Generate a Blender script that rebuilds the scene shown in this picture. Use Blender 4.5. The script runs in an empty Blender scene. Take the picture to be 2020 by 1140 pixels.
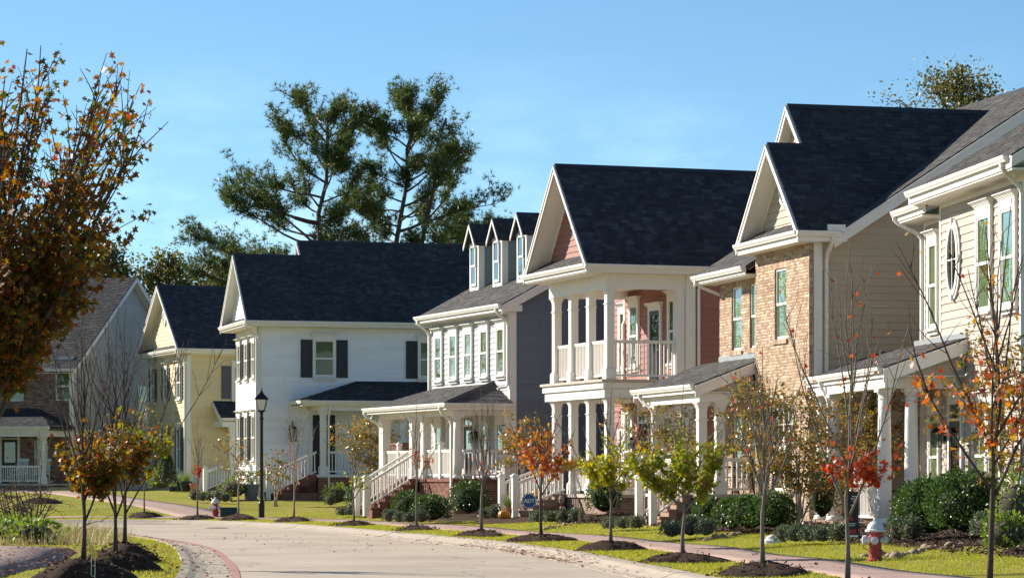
import bpy, math, random
import numpy as np
from mathutils import Vector, Matrix

random.seed(7); rng = np.random.default_rng(11)
R = math.radians
scene = bpy.context.scene
COL = scene.collection

# ------------------------------------------------------------------ camera
F_PX, CX, HORIZON, EYE = 5600.0, 1010.0, 941.0, 1.6      # measured on the 2020 px wide photograph
cam = bpy.data.cameras.new('camera'); cam_o = bpy.data.objects.new('camera', cam); COL.objects.link(cam_o)
cam.sensor_width = 36.0; cam.lens = 36.0*F_PX/2020.0
cam.shift_y = (HORIZON-570.0)/2020.0
cam.clip_start = 0.5; cam.clip_end = 6000
cam_o.location = (0, 0, EYE); cam_o.rotation_euler = (R(90), 0, 0)
scene.camera = cam_o

# ------------------------------------------------------------------ sky, sun, exposure
SUN_AZ = math.atan2(-0.853, 0.521)        # from +Y towards +X
SUN_EL = R(27)
world = bpy.data.worlds.new('World'); scene.world = world; world.use_nodes = True
wn = world.node_tree.nodes; wl = world.node_tree.links; wn.clear()
wo = wn.new('ShaderNodeOutputWorld'); wb = wn.new('ShaderNodeBackground'); sk = wn.new('ShaderNodeTexSky')
sk.sky_type = 'NISHITA'; sk.sun_disc = False; sk.sun_elevation = SUN_EL; sk.sun_rotation = SUN_AZ % (2*math.pi)
sk.air_density = 0.8; sk.dust_density = 0.0; sk.ozone_density = 2.5; sk.altitude = 0
wb.inputs['Strength'].default_value = 0.070
# thin cirrus low over the horizon
tc = wn.new('ShaderNodeTexCoord'); mp = wn.new('ShaderNodeMapping'); mp.inputs['Scale'].default_value = (9, 9, 26)
nz = wn.new('ShaderNodeTexNoise'); nz.inputs['Scale'].default_value = 1.6; nz.inputs['Detail'].default_value = 7; nz.inputs['Roughness'].default_value = 0.6
rp = wn.new('ShaderNodeValToRGB'); rp.color_ramp.elements[0].position = 0.47; rp.color_ramp.elements[1].position = 0.74
sx = wn.new('ShaderNodeSeparateXYZ'); mr = wn.new('ShaderNodeMapRange')
mr.inputs['From Min'].default_value = 0.15; mr.inputs['From Max'].default_value = 0.055
mr.inputs['To Min'].default_value = 0.0; mr.inputs['To Max'].default_value = 0.5
mm = wn.new('ShaderNodeMath'); mm.operation = 'MULTIPLY'
mx = wn.new('ShaderNodeMix'); mx.data_type = 'RGBA'; mx.inputs['B'].default_value = (11.5, 11.8, 12.2, 1)
wl.new(tc.outputs['Generated'], mp.inputs['Vector']); wl.new(mp.outputs['Vector'], nz.inputs['Vector'])
wl.new(nz.outputs['Fac'], rp.inputs['Fac']); wl.new(tc.outputs['Generated'], sx.inputs['Vector'])
wl.new(sx.outputs['Z'], mr.inputs['Value']); wl.new(rp.outputs['Color'], mm.inputs[0]); wl.new(mr.outputs['Result'], mm.inputs[1])
wl.new(mm.outputs[0], mx.inputs['Factor']); wl.new(sk.outputs['Color'], mx.inputs['A'])
tn = wn.new('ShaderNodeMix'); tn.data_type = 'RGBA'; tn.blend_type = 'MULTIPLY'; tn.inputs['Factor'].default_value = 1.0; tn.inputs['B'].default_value = (.74, .935, 1, 1)   # clear autumn blue, the same over the whole sky
wl.new(mx.outputs['Result'], tn.inputs['A']); wl.new(tn.outputs['Result'], wb.inputs['Color']); wl.new(wb.outputs['Background'], wo.inputs['Surface'])

sun = bpy.data.lights.new('sun', 'SUN'); sun.energy = 4.7; sun.angle = R(0.55); sun.color = (1.0, 0.915, 0.805)
sun_o = bpy.data.objects.new('sun', sun); COL.objects.link(sun_o)
sd = Vector((math.sin(SUN_AZ)*math.cos(SUN_EL), math.cos(SUN_AZ)*math.cos(SUN_EL), math.sin(SUN_EL)))
sun_o.rotation_euler = sd.to_track_quat('Z', 'Y').to_euler(); sun_o.location = sd*200
scene.view_settings.view_transform = 'Standard'; scene.view_settings.look = 'None'
scene.view_settings.exposure = 1.07; scene.view_settings.gamma = 1.0

# ------------------------------------------------------------------ helpers
def tag(o, label=None, cat=None, group=None, kind=None):
    if label: o['label'] = label
    if cat: o['category'] = cat
    if group: o['group'] = group
    if kind: o['kind'] = kind
    return o
def link(name, data, parent=None, loc=None, rz=None):
    o = bpy.data.objects.new(name, data); COL.objects.link(o)
    if parent is not None: o.parent = parent
    if loc is not None: o.location = loc
    if rz is not None: o.rotation_euler = (0, 0, rz)
    return o
def empty(name, loc, rz=0, label=None, cat=None, group=None):
    o = link(name, None, None, loc, rz); o.empty_display_size = 0.3
    return tag(o, label, cat, group)
def copy_tree(o, parent=None):
    c = o.copy(); COL.objects.link(c); c.parent = parent
    for ch in o.children: copy_tree(ch, c)
    return c
class MB:
    def __init__(s): s.v = []; s.f = []
    def hexa(s, p):            # p: 4 bottom ccw, 4 top ccw
        b = len(s.v); s.v += [tuple(q) for q in p]
        s.f += [(b+3,b+2,b+1,b), (b+4,b+5,b+6,b+7)] + [(b+i, b+(i+1)%4, b+4+(i+1)%4, b+4+i) for i in range(4)]
        return s
    def box(s, x0, y0, z0, x1, y1, z1):
        if x1 < x0: x0, x1 = x1, x0
        if y1 < y0: y0, y1 = y1, y0
        if z1 < z0: z0, z1 = z1, z0
        return s.hexa([(x0,y0,z0),(x1,y0,z0),(x1,y1,z0),(x0,y1,z0),(x0,y0,z1),(x1,y0,z1),(x1,y1,z1),(x0,y1,z1)])
    def poly(s, pts): b = len(s.v); s.v += [tuple(p) for p in pts]; s.f.append(tuple(range(b, b+len(pts)))); return s
    def prism(s, pts, d):      # planar polygon extruded by vector d
        n = len(pts); b = len(s.v); d = Vector(d)
        s.v += [tuple(p) for p in pts] + [tuple(Vector(p)+d) for p in pts]
        s.f += [tuple(range(b+n-1, b-1, -1)), tuple(range(b+n, b+2*n))] + [(b+i, b+(i+1)%n, b+n+(i+1)%n, b+n+i) for i in range(n)]
        return s
    def tube(s, pts, rad, sides=5, cap=True):
        pts = [Vector(p) for p in pts]; n = len(pts)
        if not hasattr(rad, '__len__'): rad = [rad]*n
        b = len(s.v); up = None
        for i in range(n):
            t = (pts[min(i+1,n-1)]-pts[max(i-1,0)]).normalized()
            if up is None: up = t.orthogonal()
            up = (up - t*up.dot(t))
            up = up.normalized() if up.length > 1e-6 else t.orthogonal()
            w = t.cross(up)
            for k in range(sides):
                a = 2*math.pi*k/sides
                s.v.append(tuple(pts[i] + (up*math.cos(a)+w*math.sin(a))*rad[i]))
        for i in range(n-1):
            for k in range(sides):
                a0 = b+i*sides+k; a1 = b+i*sides+(k+1)%sides
                s.f.append((a0, a1, a1+sides, a0+sides))
        if cap: s.f += [tuple(b+k for k in range(sides-1,-1,-1)), tuple(b+(n-1)*sides+k for k in range(sides))]
        return s
    def lathe(s, prof, sides=16, cx=0, cy=0):
        b = len(s.v); n = len(prof)
        for r, z in prof:
            for k in range(sides):
                a = 2*math.pi*k/sides; s.v.append((cx+r*math.cos(a), cy+r*math.sin(a), z))
        for i in range(n-1):
            for k in range(sides):
                a0 = b+i*sides+k; a1 = b+i*sides+(k+1)%sides; s.f.append((a0, a1, a1+sides, a0+sides))
        s.f += [tuple(b+k for k in range(sides-1,-1,-1)), tuple(b+(n-1)*sides+k for k in range(sides))]
        return s
    def sweep_rect(s, pts, w, h):      # rectangular section along a path (gutter pipes, handrails)
        r = math.hypot(w, h)/2; pts = [Vector(p) for p in pts]; b = len(s.v); n = len(pts)
        for i in range(n):
            t = (pts[min(i+1,n-1)]-pts[max(i-1,0)]).normalized()
            side = Vector((0,1,0)) if abs(t.y) < 0.9 else Vector((1,0,0))
            side = (side - t*side.dot(t)).normalized(); o = t.cross(side)
            for a, c in ((-1,-1),(1,-1),(1,1),(-1,1)): s.v.append(tuple(pts[i]+side*a*w/2+o*c*h/2))
        for i in range(n-1):
            for k in range(4):
                a0 = b+i*4+k; a1 = b+i*4+(k+1)%4; s.f.append((a0,a1,a1+4,a0+4))
        s.f += [(b+3,b+2,b+1,b), tuple(b+(n-1)*4+k for k in range(4))]
        return s
    def mesh(s, name, mat, smooth=False):
        me = bpy.data.meshes.new(name); me.from_pydata(s.v, [], s.f)
        if mat: me.materials.append(mat)
        if smooth: me.polygons.foreach_set('use_smooth', [True]*len(me.polygons))
        me.update(); return me
    def build(s, name, mat, parent=None, loc=None, rz=None, smooth=False):
        return link(name, s.mesh(name, mat, smooth), parent, loc, rz)
def np_mesh(name, verts, faces, mat, smooth=False):
    """verts (n,3) array, faces (m,k) array of equal-sided polygons"""
    me = bpy.data.meshes.new(name); verts = np.asarray(verts, dtype=np.float32); faces = np.asarray(faces, dtype=np.int32)
    m, k = faces.shape
    me.vertices.add(len(verts)); me.vertices.foreach_set('co', verts.ravel())
    me.loops.add(m*k); me.loops.foreach_set('vertex_index', faces.ravel())
    me.polygons.add(m); me.polygons.foreach_set('loop_start', np.arange(0, m*k, k, dtype=np.int32))
    if smooth: me.polygons.foreach_set('use_smooth', np.ones(m, dtype=bool))
    me.materials.append(mat); me.update(calc_edges=True); return me

# ------------------------------------------------------------------ materials
def new_mat(name):
    m = bpy.data.materials.new(name); m.use_nodes = True; nt = m.node_tree
    return m, nt, nt.nodes['Principled BSDF']
def coord(nt, scale=None, kind='Object'):
    t = nt.nodes.new('ShaderNodeTexCoord'); out = t.outputs[kind]
    if scale is not None:
        mpn = nt.nodes.new('ShaderNodeMapping'); mpn.inputs['Scale'].default_value = scale
        nt.links.new(out, mpn.inputs['Vector']); out = mpn.outputs['Vector']
    return out
def noise(nt, vec, scale, detail=4, rough=0.55):
    n = nt.nodes.new('ShaderNodeTexNoise'); n.inputs['Scale'].default_value = scale; n.inputs['Detail'].default_value = detail
    n.inputs['Roughness'].default_value = rough; nt.links.new(vec, n.inputs['Vector']); return n.outputs['Fac']
def ramp(nt, fac, stops):
    r = nt.nodes.new('ShaderNodeValToRGB'); e = r.color_ramp.elements
    while len(e) < len(stops): e.new(0.5)
    for el, (p, c) in zip(e, stops): el.position = p; el.color = (*c, 1)
    nt.links.new(fac, r.inputs['Fac']); return r.outputs['Color']
def mixc(nt, fac, a, b, mode='MIX'):
    m = nt.nodes.new('ShaderNodeMix'); m.data_type = 'RGBA'; m.blend_type = mode
    for sock, val in (('Factor', fac), ('A', a), ('B', b)):
        if hasattr(val, 'is_linked') or hasattr(val, 'links'): nt.links.new(val, m.inputs[sock])
        elif sock == 'Factor': m.inputs[sock].default_value = val
        else: m.inputs[sock].default_value = (*val, 1)
    return m.outputs['Result']
def bump(nt, bs, h, strength, dist=0.02):
    b = nt.nodes.new('ShaderNodeBump'); b.inputs['Strength'].default_value = strength; b.inputs['Distance'].default_value = dist
    nt.links.new(h, b.inputs['Height']); nt.links.new(b.outputs['Normal'], bs.inputs['Normal'])
def island(nt):
    return nt.nodes.new('ShaderNodeNewGeometry').outputs['Random Per Island']
def mul(c, k): return tuple(min(1.0, x*k) for x in c)
def paint(name, c, rough=0.55, var=0.07, scale=3.0, spec=0.35, rel=0.0):
    m, nt, bs = new_mat(name); v = coord(nt)
    n1 = noise(nt, v, scale, 5); n2 = noise(nt, coord(nt, (2, 2, 14)), 6, 4)
    col = ramp(nt, n1, [(0.25, mul(c, 1-var*1.6)), (0.75, mul(c, 1+var))])
    col = mixc(nt, 0.35, col, ramp(nt, n2, [(0.3, mul(c, 1-var)), (0.7, mul(c, 1+var*.6))]))
    nt.links.new(col, bs.inputs['Base Color']); bs.inputs['Roughness'].default_value = rough
    bs.inputs['Specular IOR Level'].default_value = spec
    if rel: bump(nt, bs, noise(nt, v, 60, 4), rel, 0.01)
    return m
def siding(name, c):
    m, nt, bs = new_mat(name); v = coord(nt); oi = nt.nodes.new('ShaderNodeObjectInfo').outputs['Random']
    g = noise(nt, coord(nt, (6, 6, 60)), 3, 5)
    col = ramp(nt, oi, [(0, mul(c, .94)), (1, mul(c, 1.05))])
    col = mixc(nt, ramp(nt, g, [(.35, (0,0,0)), (.75, (.5,.5,.5))]), col, mul(c, .86))
    col = mixc(nt, ramp(nt, noise(nt, v, .8, 4), [(.45, (0,0,0)), (.8, (.35,.35,.35))]), col, mul(c, .85))
    nt.links.new(col, bs.inputs['Base Color']); bs.inputs['Roughness'].default_value = .6; bs.inputs['Specular IOR Level'].default_value = .3
    bump(nt, bs, g, .18, .006); return m
def shingle(name, stops):
    m, nt, bs = new_mat(name); i = island(nt); v = coord(nt)
    col = ramp(nt, i, stops); col = mixc(nt, ramp(nt, noise(nt, v, 90, 3), [(.3,(0,0,0)),(.8,(.6,.6,.6))]), col, mul(stops[-1][1], 1.35))
    col = mixc(nt, ramp(nt, noise(nt, v, .5, 4), [(.4,(0,0,0)),(.75,(.4,.4,.4))]), col, mul(stops[0][1], .8))
    nt.links.new(col, bs.inputs['Base Color']); bs.inputs['Roughness'].default_value = .92; bs.inputs['Specular IOR Level'].default_value = .15
    bump(nt, bs, noise(nt, v, 220, 2), .4, .004); return m
def brickm(name, stops):
    m, nt, bs = new_mat(name); i = island(nt); v = coord(nt)
    col = ramp(nt, i, stops); col = mixc(nt, ramp(nt, noise(nt, v, 14, 4), [(.35,(0,0,0)),(.75,(.45,.45,.45))]), col, mul(stops[0][1], .75))
    nt.links.new(col, bs.inputs['Base Color']); bs.inputs['Roughness'].default_value = .88; bs.inputs['Specular IOR Level'].default_value = .2
    bump(nt, bs, noise(nt, v, 70, 4), .5, .006); return m
def leafm(name, stops, trans=.45, rough=.45, spec=.35):
    m, nt, bs = new_mat(name); i = island(nt); oi = nt.nodes.new('ShaderNodeObjectInfo').outputs['Random']
    ad = nt.nodes.new('ShaderNodeMath'); ad.operation = 'ADD'; nt.links.new(i, ad.inputs[0]); nt.links.new(oi, ad.inputs[1])
    fr = nt.nodes.new('ShaderNodeMath'); fr.operation = 'FRACT'; nt.links.new(ad.outputs[0], fr.inputs[0])
    col = ramp(nt, fr.outputs[0], stops)
    col = mixc(nt, ramp(nt, noise(nt, coord(nt), 25, 3), [(.35,(0,0,0)),(.8,(.35,.35,.35))]), col, mul(stops[0][1], .7))
    nt.links.new(col, bs.inputs['Base Color']); bs.inputs['Roughness'].default_value = rough; bs.inputs['Specular IOR Level'].default_value = spec
    tr = nt.nodes.new('ShaderNodeBsdfTranslucent'); hs = nt.nodes.new('ShaderNodeHueSaturation'); hs.inputs['Saturation'].default_value = 1.15; hs.inputs['Value'].default_value = 1.5
    nt.links.new(col, hs.inputs['Color']); nt.links.new(hs.outputs['Color'], tr.inputs['Color'])
    ms = nt.nodes.new('ShaderNodeMixShader'); ms.inputs['Fac'].default_value = trans
    nt.links.new(bs.outputs['BSDF'], ms.inputs[1]); nt.links.new(tr.outputs['BSDF'], ms.inputs[2])
    nt.links.new(ms.outputs['Shader'], nt.nodes['Material Output'].inputs['Surface']); return m
def glassm(name, tint, refl=.5):
    m, nt, bs = new_mat(name); nt.nodes.remove(bs)
    tr = nt.nodes.new('ShaderNodeBsdfTransparent'); tr.inputs['Color'].default_value = (*tint, 1)
    gl = nt.nodes.new('ShaderNodeBsdfGlossy'); gl.inputs['Roughness'].default_value = .015; gl.inputs['Color'].default_value = (.95, .97, 1, 1)
    lw = nt.nodes.new('ShaderNodeLayerWeight'); lw.inputs['Blend'].default_value = .5
    fr = nt.nodes.new('ShaderNodeMath'); fr.operation = 'POWER'; fr.inputs[1].default_value = 2.7; nt.links.new(lw.outputs['Facing'], fr.inputs[0])
    bn = nt.nodes.new('ShaderNodeBump'); bn.inputs['Strength'].default_value = .16; bn.inputs['Distance'].default_value = .02
    nt.links.new(noise(nt, coord(nt), 2.2, 2), bn.inputs['Height']); nt.links.new(bn.outputs['Normal'], gl.inputs['Normal'])
    mp2 = nt.nodes.new('ShaderNodeMath'); mp2.operation = 'MULTIPLY_ADD'; mp2.inputs[1].default_value = .85; mp2.inputs[2].default_value = refl*.11; mp2.use_clamp = True
    nt.links.new(fr.outputs[0], mp2.inputs[0])
    ms = nt.nodes.new('ShaderNodeMixShader'); nt.links.new(mp2.outputs[0], ms.inputs['Fac'])
    nt.links.new(tr.outputs[0], ms.inputs[1]); nt.links.new(gl.outputs[0], ms.inputs[2])
    nt.links.new(ms.outputs[0], nt.nodes['Material Output'].inputs['Surface']); return m
def plain(name, c, rough=.5, metal=0., spec=.4):
    m, nt, bs = new_mat(name)
    col = ramp(nt, noise(nt, coord(nt), 8, 4), [(.3, mul(c, .86)), (.7, mul(c, 1.08))])
    nt.links.new(col, bs.inputs['Base Color']); bs.inputs['Roughness'].default_value = rough; bs.inputs['Metallic'].default_value = metal
    bs.inputs['Specular IOR Level'].default_value = spec; return m

M = {}
M['trim'] = paint('white_trim', (.76, .73, .67), .45, .05)
M['soffit'] = paint('soffit_paint', (.74, .71, .64), .6, .04)
M['white_siding'] = siding('white_siding', (.83, .83, .83))
M['yellow_siding'] = siding('yellow_siding', (.72, .58, .33))
M['grey_siding'] = siding('blue_grey_siding', (.145, .172, .21))
M['slate_siding'] = siding('slate_siding', (.205, .25, .262))
M['red_siding'] = siding('brick_red_siding', (.315, .138, .11))
M['tan_siding'] = siding('tan_siding', (.47, .385, .28))
M['beige_siding'] = siding('beige_siding', (.44, .375, .31))
M['pale_or_lit_siding'] = siding('pale_grey_or_lit_siding', (.45, .46, .46))  # also the sunlit copy of the blue-grey siding, light put into its colour
M['shingle_dark'] = shingle('charcoal_shingles', [(0, (.016,.017,.021)), (.45, (.030,.031,.037)), (.8, (.046,.047,.052)), (1, (.075,.074,.078))])
M['shingle_grey'] = shingle('sunlit_grey_shingles', [(0, (.05,.05,.05)), (.5, (.075,.073,.072)), (1, (.11,.105,.10))])  # paler copy of the dark shingles for sunlit front slopes, light in the colour
M['brick_tan'] = brickm('tan_brick', [(0,(.32,.215,.14)),(.4,(.44,.31,.205)),(.75,(.53,.39,.27)),(1,(.62,.50,.38))])
M['brick_red'] = brickm('red_brick', [(0,(.13,.055,.042)),(.5,(.20,.085,.06)),(1,(.28,.13,.09))])
M['brick_brown'] = brickm('brown_brick', [(0,(.22,.14,.10)),(.5,(.31,.20,.145)),(1,(.42,.30,.23))])
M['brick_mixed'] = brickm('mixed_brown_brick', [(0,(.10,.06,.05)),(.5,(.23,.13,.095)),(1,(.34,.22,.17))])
M['mortar'] = paint('mortar', (.47, .41, .34), .95, .08, 10)
M['glass'] = glassm('window_glass', (.64, .68, .57), .8)
M['glass_dark'] = glassm('dark_window_glass', (.30, .34, .31), 1.0)
def blindm():
    m, nt, bs = new_mat('blind_or_dark_room'); oi = nt.nodes.new('ShaderNodeObjectInfo').outputs['Random']
    c = ramp(nt, oi, [(0, (.08,.10,.06)), (.3, (.18,.23,.12)), (.6, (.30,.36,.22)), (1, (.42,.46,.34))])  # darkest stops put the shade of unlit rooms into the blind colour
    nt.links.new(c, bs.inputs['Base Color']); bs.inputs['Roughness'].default_value = .7; return m
M['blind'] = blindm()
M['blind_green'] = paint('pale_green_shutters', (.34, .45, .25), .7, .1)
M['room'] = paint('dim_room', (.06, .07, .06), .9, .2)  # flat backing painted dark for the shade inside unlit rooms
M['shutter'] = paint('dark_shutter', (.028, .033, .036), .5, .1)
M['shutter_grey'] = paint('grey_shutter', (.085, .085, .095), .5, .1)
M['door_dark'] = paint('dark_door', (.02, .018, .017), .35, .1)
M['iron'] = plain('black_iron', (.014, .015, .018), .4, .3)
M['concrete'] = paint('kerb_concrete', (.40, .342, .268), .9, .16, 6, .2, .3)
M['cap'] = paint('stone_cap', (.52, .44, .36), .9, .12, 6, .2, .2)
M['flash'] = plain('metal_flashing', (.55, .56, .57), .35, .7)
M['hydrant_red'] = plain('hydrant_red', (.36, .045, .04), .5)
M['hydrant_white'] = plain('hydrant_white', (.62, .62, .60), .45)
M['utility_green'] = plain('utility_green', (.018, .055, .045), .5)
M['lamp_glass'] = plain('frosted_lamp_glass', (.62, .60, .54), .35)
M['terracotta'] = plain('terracotta', (.42, .17, .08), .8)
M['pumpkin'] = plain('pumpkin', (.52, .21, .03), .5)
M['black_pot'] = plain('black_pot', (.02, .02, .022), .6)
M['grey_pot'] = plain('grey_pot', (.16, .19, .21), .55)
M['sign_blue'] = plain('sign_blue', (.02, .075, .27), .4)
M['sign_white'] = plain('sign_white', (.75, .76, .78), .5)
M['sign_black'] = plain('sign_black', (.02, .02, .02), .4)
M['sign_red'] = plain('sign_red', (.5, .03, .04), .4)
M['flag'] = plain('flag_yellow', (.72, .48, .01), .5)
M['rock'] = paint('river_rock', (.36, .27, .18), .9, .25, 5, .2, .5)
M['cushion'] = paint('cushion', (.42, .36, .30), .9, .1)
M['chair_white'] = paint('chair_white', (.66, .68, .70), .5, .04)
M['wood'] = paint('stake_wood', (.36, .27, .17), .9, .2)
M['stripe'] = paint('red_road_paint', (.40, .21, .18), .9, .35, 5, .2, .3)
M['bark'] = paint('young_bark', (.20, .17, .135), .9, .3, 18, .2, .6)
M['bark_dark'] = paint('dark_bark', (.085, .065, .055), .9, .3, 12, .2, .6)
M['bark_pine'] = paint('pine_bark', (.12, .09, .075), .95, .35, 4, .15, .8)
M['bark_pale'] = paint('pale_bark', (.33, .27, .21), .85, .25, 12, .2, .5)
def lm(n, *cs, **k): return leafm(n, [(i/(max(1, len(cs)-1)), c) for i, c in enumerate(cs)], **k)
M['l_maple'] = lm('maple_leaves_turning', (.05,.068,.012), (.10,.11,.016), (.22,.11,.016), (.28,.08,.016), (.06,.075,.014), (.16,.065,.018), (.36,.20,.02), (.14,.06,.02), (.24,.045,.03), trans=.52)
M['l_green'] = lm('maple_leaves_green', (.14,.20,.015), (.22,.26,.018), (.30,.30,.025), (.34,.26,.03), (.16,.22,.02), (.36,.16,.035), trans=.45)
M['l_yellow'] = lm('maple_leaves_yellow', (.24,.28,.015), (.34,.34,.02), (.42,.34,.03), (.20,.24,.018), (.40,.22,.03), trans=.45)
M['l_orange'] = lm('maple_leaves_orange', (.42,.10,.05), (.50,.14,.06), (.44,.20,.05), (.46,.30,.06), (.36,.05,.045), (.30,.24,.04), trans=.4)
M['l_red'] = lm('maple_leaves_red', (.36,.045,.025), (.48,.08,.03), (.50,.14,.04), (.28,.03,.03), (.46,.10,.035), trans=.4)
M['l_myrtle'] = lm('myrtle_leaves', (.09,.13,.025), (.14,.17,.035), (.26,.18,.05), (.36,.15,.045), (.14,.14,.035), (.40,.22,.05), (.20,.11,.05), trans=.42, rough=.3, spec=.5)
M['l_box'] = lm('boxwood_leaves', (.04,.08,.02), (.068,.125,.027), (.11,.175,.038), (.06,.11,.03), trans=.2, rough=.42, spec=.4)
M['l_grey'] = lm('low_shrub_leaves', (.085,.115,.06), (.13,.16,.085), (.10,.13,.07), trans=.25, rough=.4)
M['l_bright'] = lm('bright_shrub_leaves', (.10,.17,.03), (.16,.22,.04), (.22,.26,.05), (.08,.13,.03), trans=.35)
M['l_fern'] = lm('fern_fronds', (.06,.11,.02), (.12,.17,.03), (.20,.22,.04), trans=.3)
M['l_cone'] = lm('conifer_sprays', (.018,.045,.012), (.03,.065,.016), (.045,.085,.02), trans=.15)
M['l_needle'] = lm('pine_needles', (.045,.080,.022), (.065,.105,.028), (.095,.125,.032), (.12,.125,.035), (.055,.085,.028), trans=.35, rough=.4)
M['l_far'] = lm('far_tree_leaves', (.07,.085,.025), (.11,.12,.035), (.17,.15,.045), (.20,.15,.05), (.09,.10,.03), trans=.35)
M['l_dry'] = lm('dry_grass_blades', (.33,.26,.14), (.42,.34,.19), (.28,.24,.10), (.24,.26,.08), trans=.3)
M['l_fallen'] = lm('fallen_leaf_litter', (.22,.05,.03), (.30,.08,.04), (.16,.07,.04), (.30,.17,.07), (.14,.05,.035), trans=.1, rough=.7)
M['l_grass'] = lm('grass_blades', (.20,.235,.03), (.28,.30,.04), (.36,.345,.055), (.44,.38,.085), trans=.45, rough=.5)
M['l_flower'] = lm('pink_flowers', (.45,.05,.20), (.35,.04,.24), trans=.3)
M['chip'] = lm('mulch_chips', (.035,.022,.017), (.06,.036,.026), (.10,.06,.042), (.16,.105,.075), (.045,.028,.02), trans=0, rough=.9, spec=.15)

def ground_mat():
    m, nt, bs = new_mat('lawn'); v = coord(nt)
    c = ramp(nt, noise(nt, v, .55, 5), [(.3, (.24,.235,.035)), (.5, (.31,.29,.045)), (.72, (.40,.34,.075))])
    c = mixc(nt, ramp(nt, noise(nt, v, 7, 5), [(.3,(0,0,0)),(.75,(.7,.7,.7))]), c, (.19,.22,.022))
    c = mixc(nt, ramp(nt, noise(nt, v, .18, 3), [(.5,(0,0,0)),(.7,(.55,.55,.55))]), c, (.40,.31,.08))
    nt.links.new(c, bs.inputs['Base Color']); bs.inputs['Roughness'].default_value = .95; bs.inputs['Specular IOR Level'].default_value = .1
    bump(nt, bs, noise(nt, v, 55, 4), .9, .05); return m
def road_mat():
    m, nt, bs = new_mat('aged_asphalt'); v = coord(nt)
    c = ramp(nt, noise(nt, v, .35, 5), [(.3, (.385,.322,.248)), (.55, (.465,.392,.305)), (.8, (.515,.44,.348))])
    vo = nt.nodes.new('ShaderNodeTexVoronoi'); vo.inputs['Scale'].default_value = 45; nt.links.new(v, vo.inputs['Vector'])
    c = mixc(nt, ramp(nt, vo.outputs['Distance'], [(.15,(.4,.4,.4)),(.6,(0,0,0))]), c, (.20,.175,.14))
    c = mixc(nt, ramp(nt, noise(nt, coord(nt, (.5,2.2,1)), .9, 6, .7), [(.55,(0,0,0)),(.72,(.5,.5,.5))]), c, (.22,.195,.16))
    cr = nt.nodes.new('ShaderNodeTexVoronoi'); cr.feature = 'DISTANCE_TO_EDGE'; cr.inputs['Scale'].default_value = .22
    wv = nt.nodes.new('ShaderNodeVectorMath'); wv.operation = 'ADD'; n3 = nt.nodes.new('ShaderNodeTexNoise'); n3.inputs['Scale'].default_value = .8
    nt.links.new(v, n3.inputs['Vector']); nt.links.new(v, wv.inputs[0]); nt.links.new(n3.outputs['Color'], wv.inputs[1]); nt.links.new(wv.outputs[0], cr.inputs['Vector'])
    c = mixc(nt, ramp(nt, cr.outputs['Distance'], [(.0,(.6,.6,.6)),(.008,(0,0,0))]), c, (.12,.10,.085))
    nt.links.new(c, bs.inputs['Base Color']); bs.inputs['Roughness'].default_value = .9; bs.inputs['Specular IOR Level'].default_value = .2
    bump(nt, bs, noise(nt, v, 90, 3), .5, .01); return m
def paver_mat():
    m, nt, bs = new_mat('brick_pavers'); v = coord(nt)
    b = nt.nodes.new('ShaderNodeTexBrick'); b.inputs['Scale'].default_value = 1.0
    b.inputs['Brick Width'].default_value = .2; b.inputs['Row Height'].default_value = .1; b.inputs['Mortar Size'].default_value = .006
    b.inputs['Color1'].default_value = (.30,.17,.135,1); b.inputs['Color2'].default_value = (.38,.25,.205,1); b.inputs['Mortar'].default_value = (.2,.15,.11,1)
    nt.links.new(v, b.inputs['Vector'])
    c = mixc(nt, ramp(nt, noise(nt, v, 1.3, 5), [(.35,(0,0,0)),(.75,(.6,.6,.6))]), b.outputs['Color'], (.40,.30,.245))
    nt.links.new(c, bs.inputs['Base Color']); bs.inputs['Roughness'].default_value = .9; bump(nt, bs, b.outputs['Fac'], -.4, .01); return m
def mulch_mat():
    m, nt, bs = new_mat('mulch'); v = coord(nt)
    c = ramp(nt, noise(nt, v, 22, 6, .7), [(.25, (.025,.016,.012)), (.5, (.06,.038,.028)), (.72, (.12,.078,.056)), (.85, (.20,.14,.10))])
    c = mixc(nt, ramp(nt, noise(nt, v, 1.2, 3), [(.4,(0,0,0)),(.7,(.5,.5,.5))]), c, (.10,.066,.047))
    nt.links.new(c, bs.inputs['Base Color']); bs.inputs['Roughness'].default_value = .97; bs.inputs['Specular IOR Level'].default_value = .1
    bump(nt, bs, noise(nt, v, 30, 6, .7), 1.0, .06); return m
M['ground'] = ground_mat(); M['road'] = road_mat(); M['paver'] = paver_mat(); M['mulch'] = mulch_mat()
# ------------------------------------------------------------------ street plan
def catmull(pts, step):
    pts = [np.array(p, float) for p in pts]; out = []
    for i in range(len(pts)-1):
        p0 = pts[max(i-1, 0)]; p1 = pts[i]; p2 = pts[i+1]; p3 = pts[min(i+2, len(pts)-1)]
        n = max(2, int(np.linalg.norm(p2-p1)/step))
        for k in range(n):
            t = k/n
            out.append(.5*((2*p1)+(-p0+p2)*t+(2*p0-5*p1+4*p2-p3)*t*t+(-p0+3*p1-3*p2+p3)*t**3))
    out.append(pts[-1]); return np.array(out)
RK = catmull([(7,-5),(5,22),(3.5,34),(2.25,45),(.9,56.4),(-.11,62.2),(-1.33,67.9),(-2.75,73.4),(-4.43,80),(-6.5,87.4),(-8.7,92.9),(-11.2,96.6),(-14,97.6),(-18,97.2),(-26,95.5),(-45,91),(-80,84)], .6)
LK = catmull([(-1.2,-5),(-2.8,20),(-3.9,32),(-5.14,45),(-6.05,53),(-7.7,64.5),(-10,74),(-12.6,82.2),(-15.2,86.4),(-19,88),(-27,87),(-45,83),(-80,76)], .6)
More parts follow.
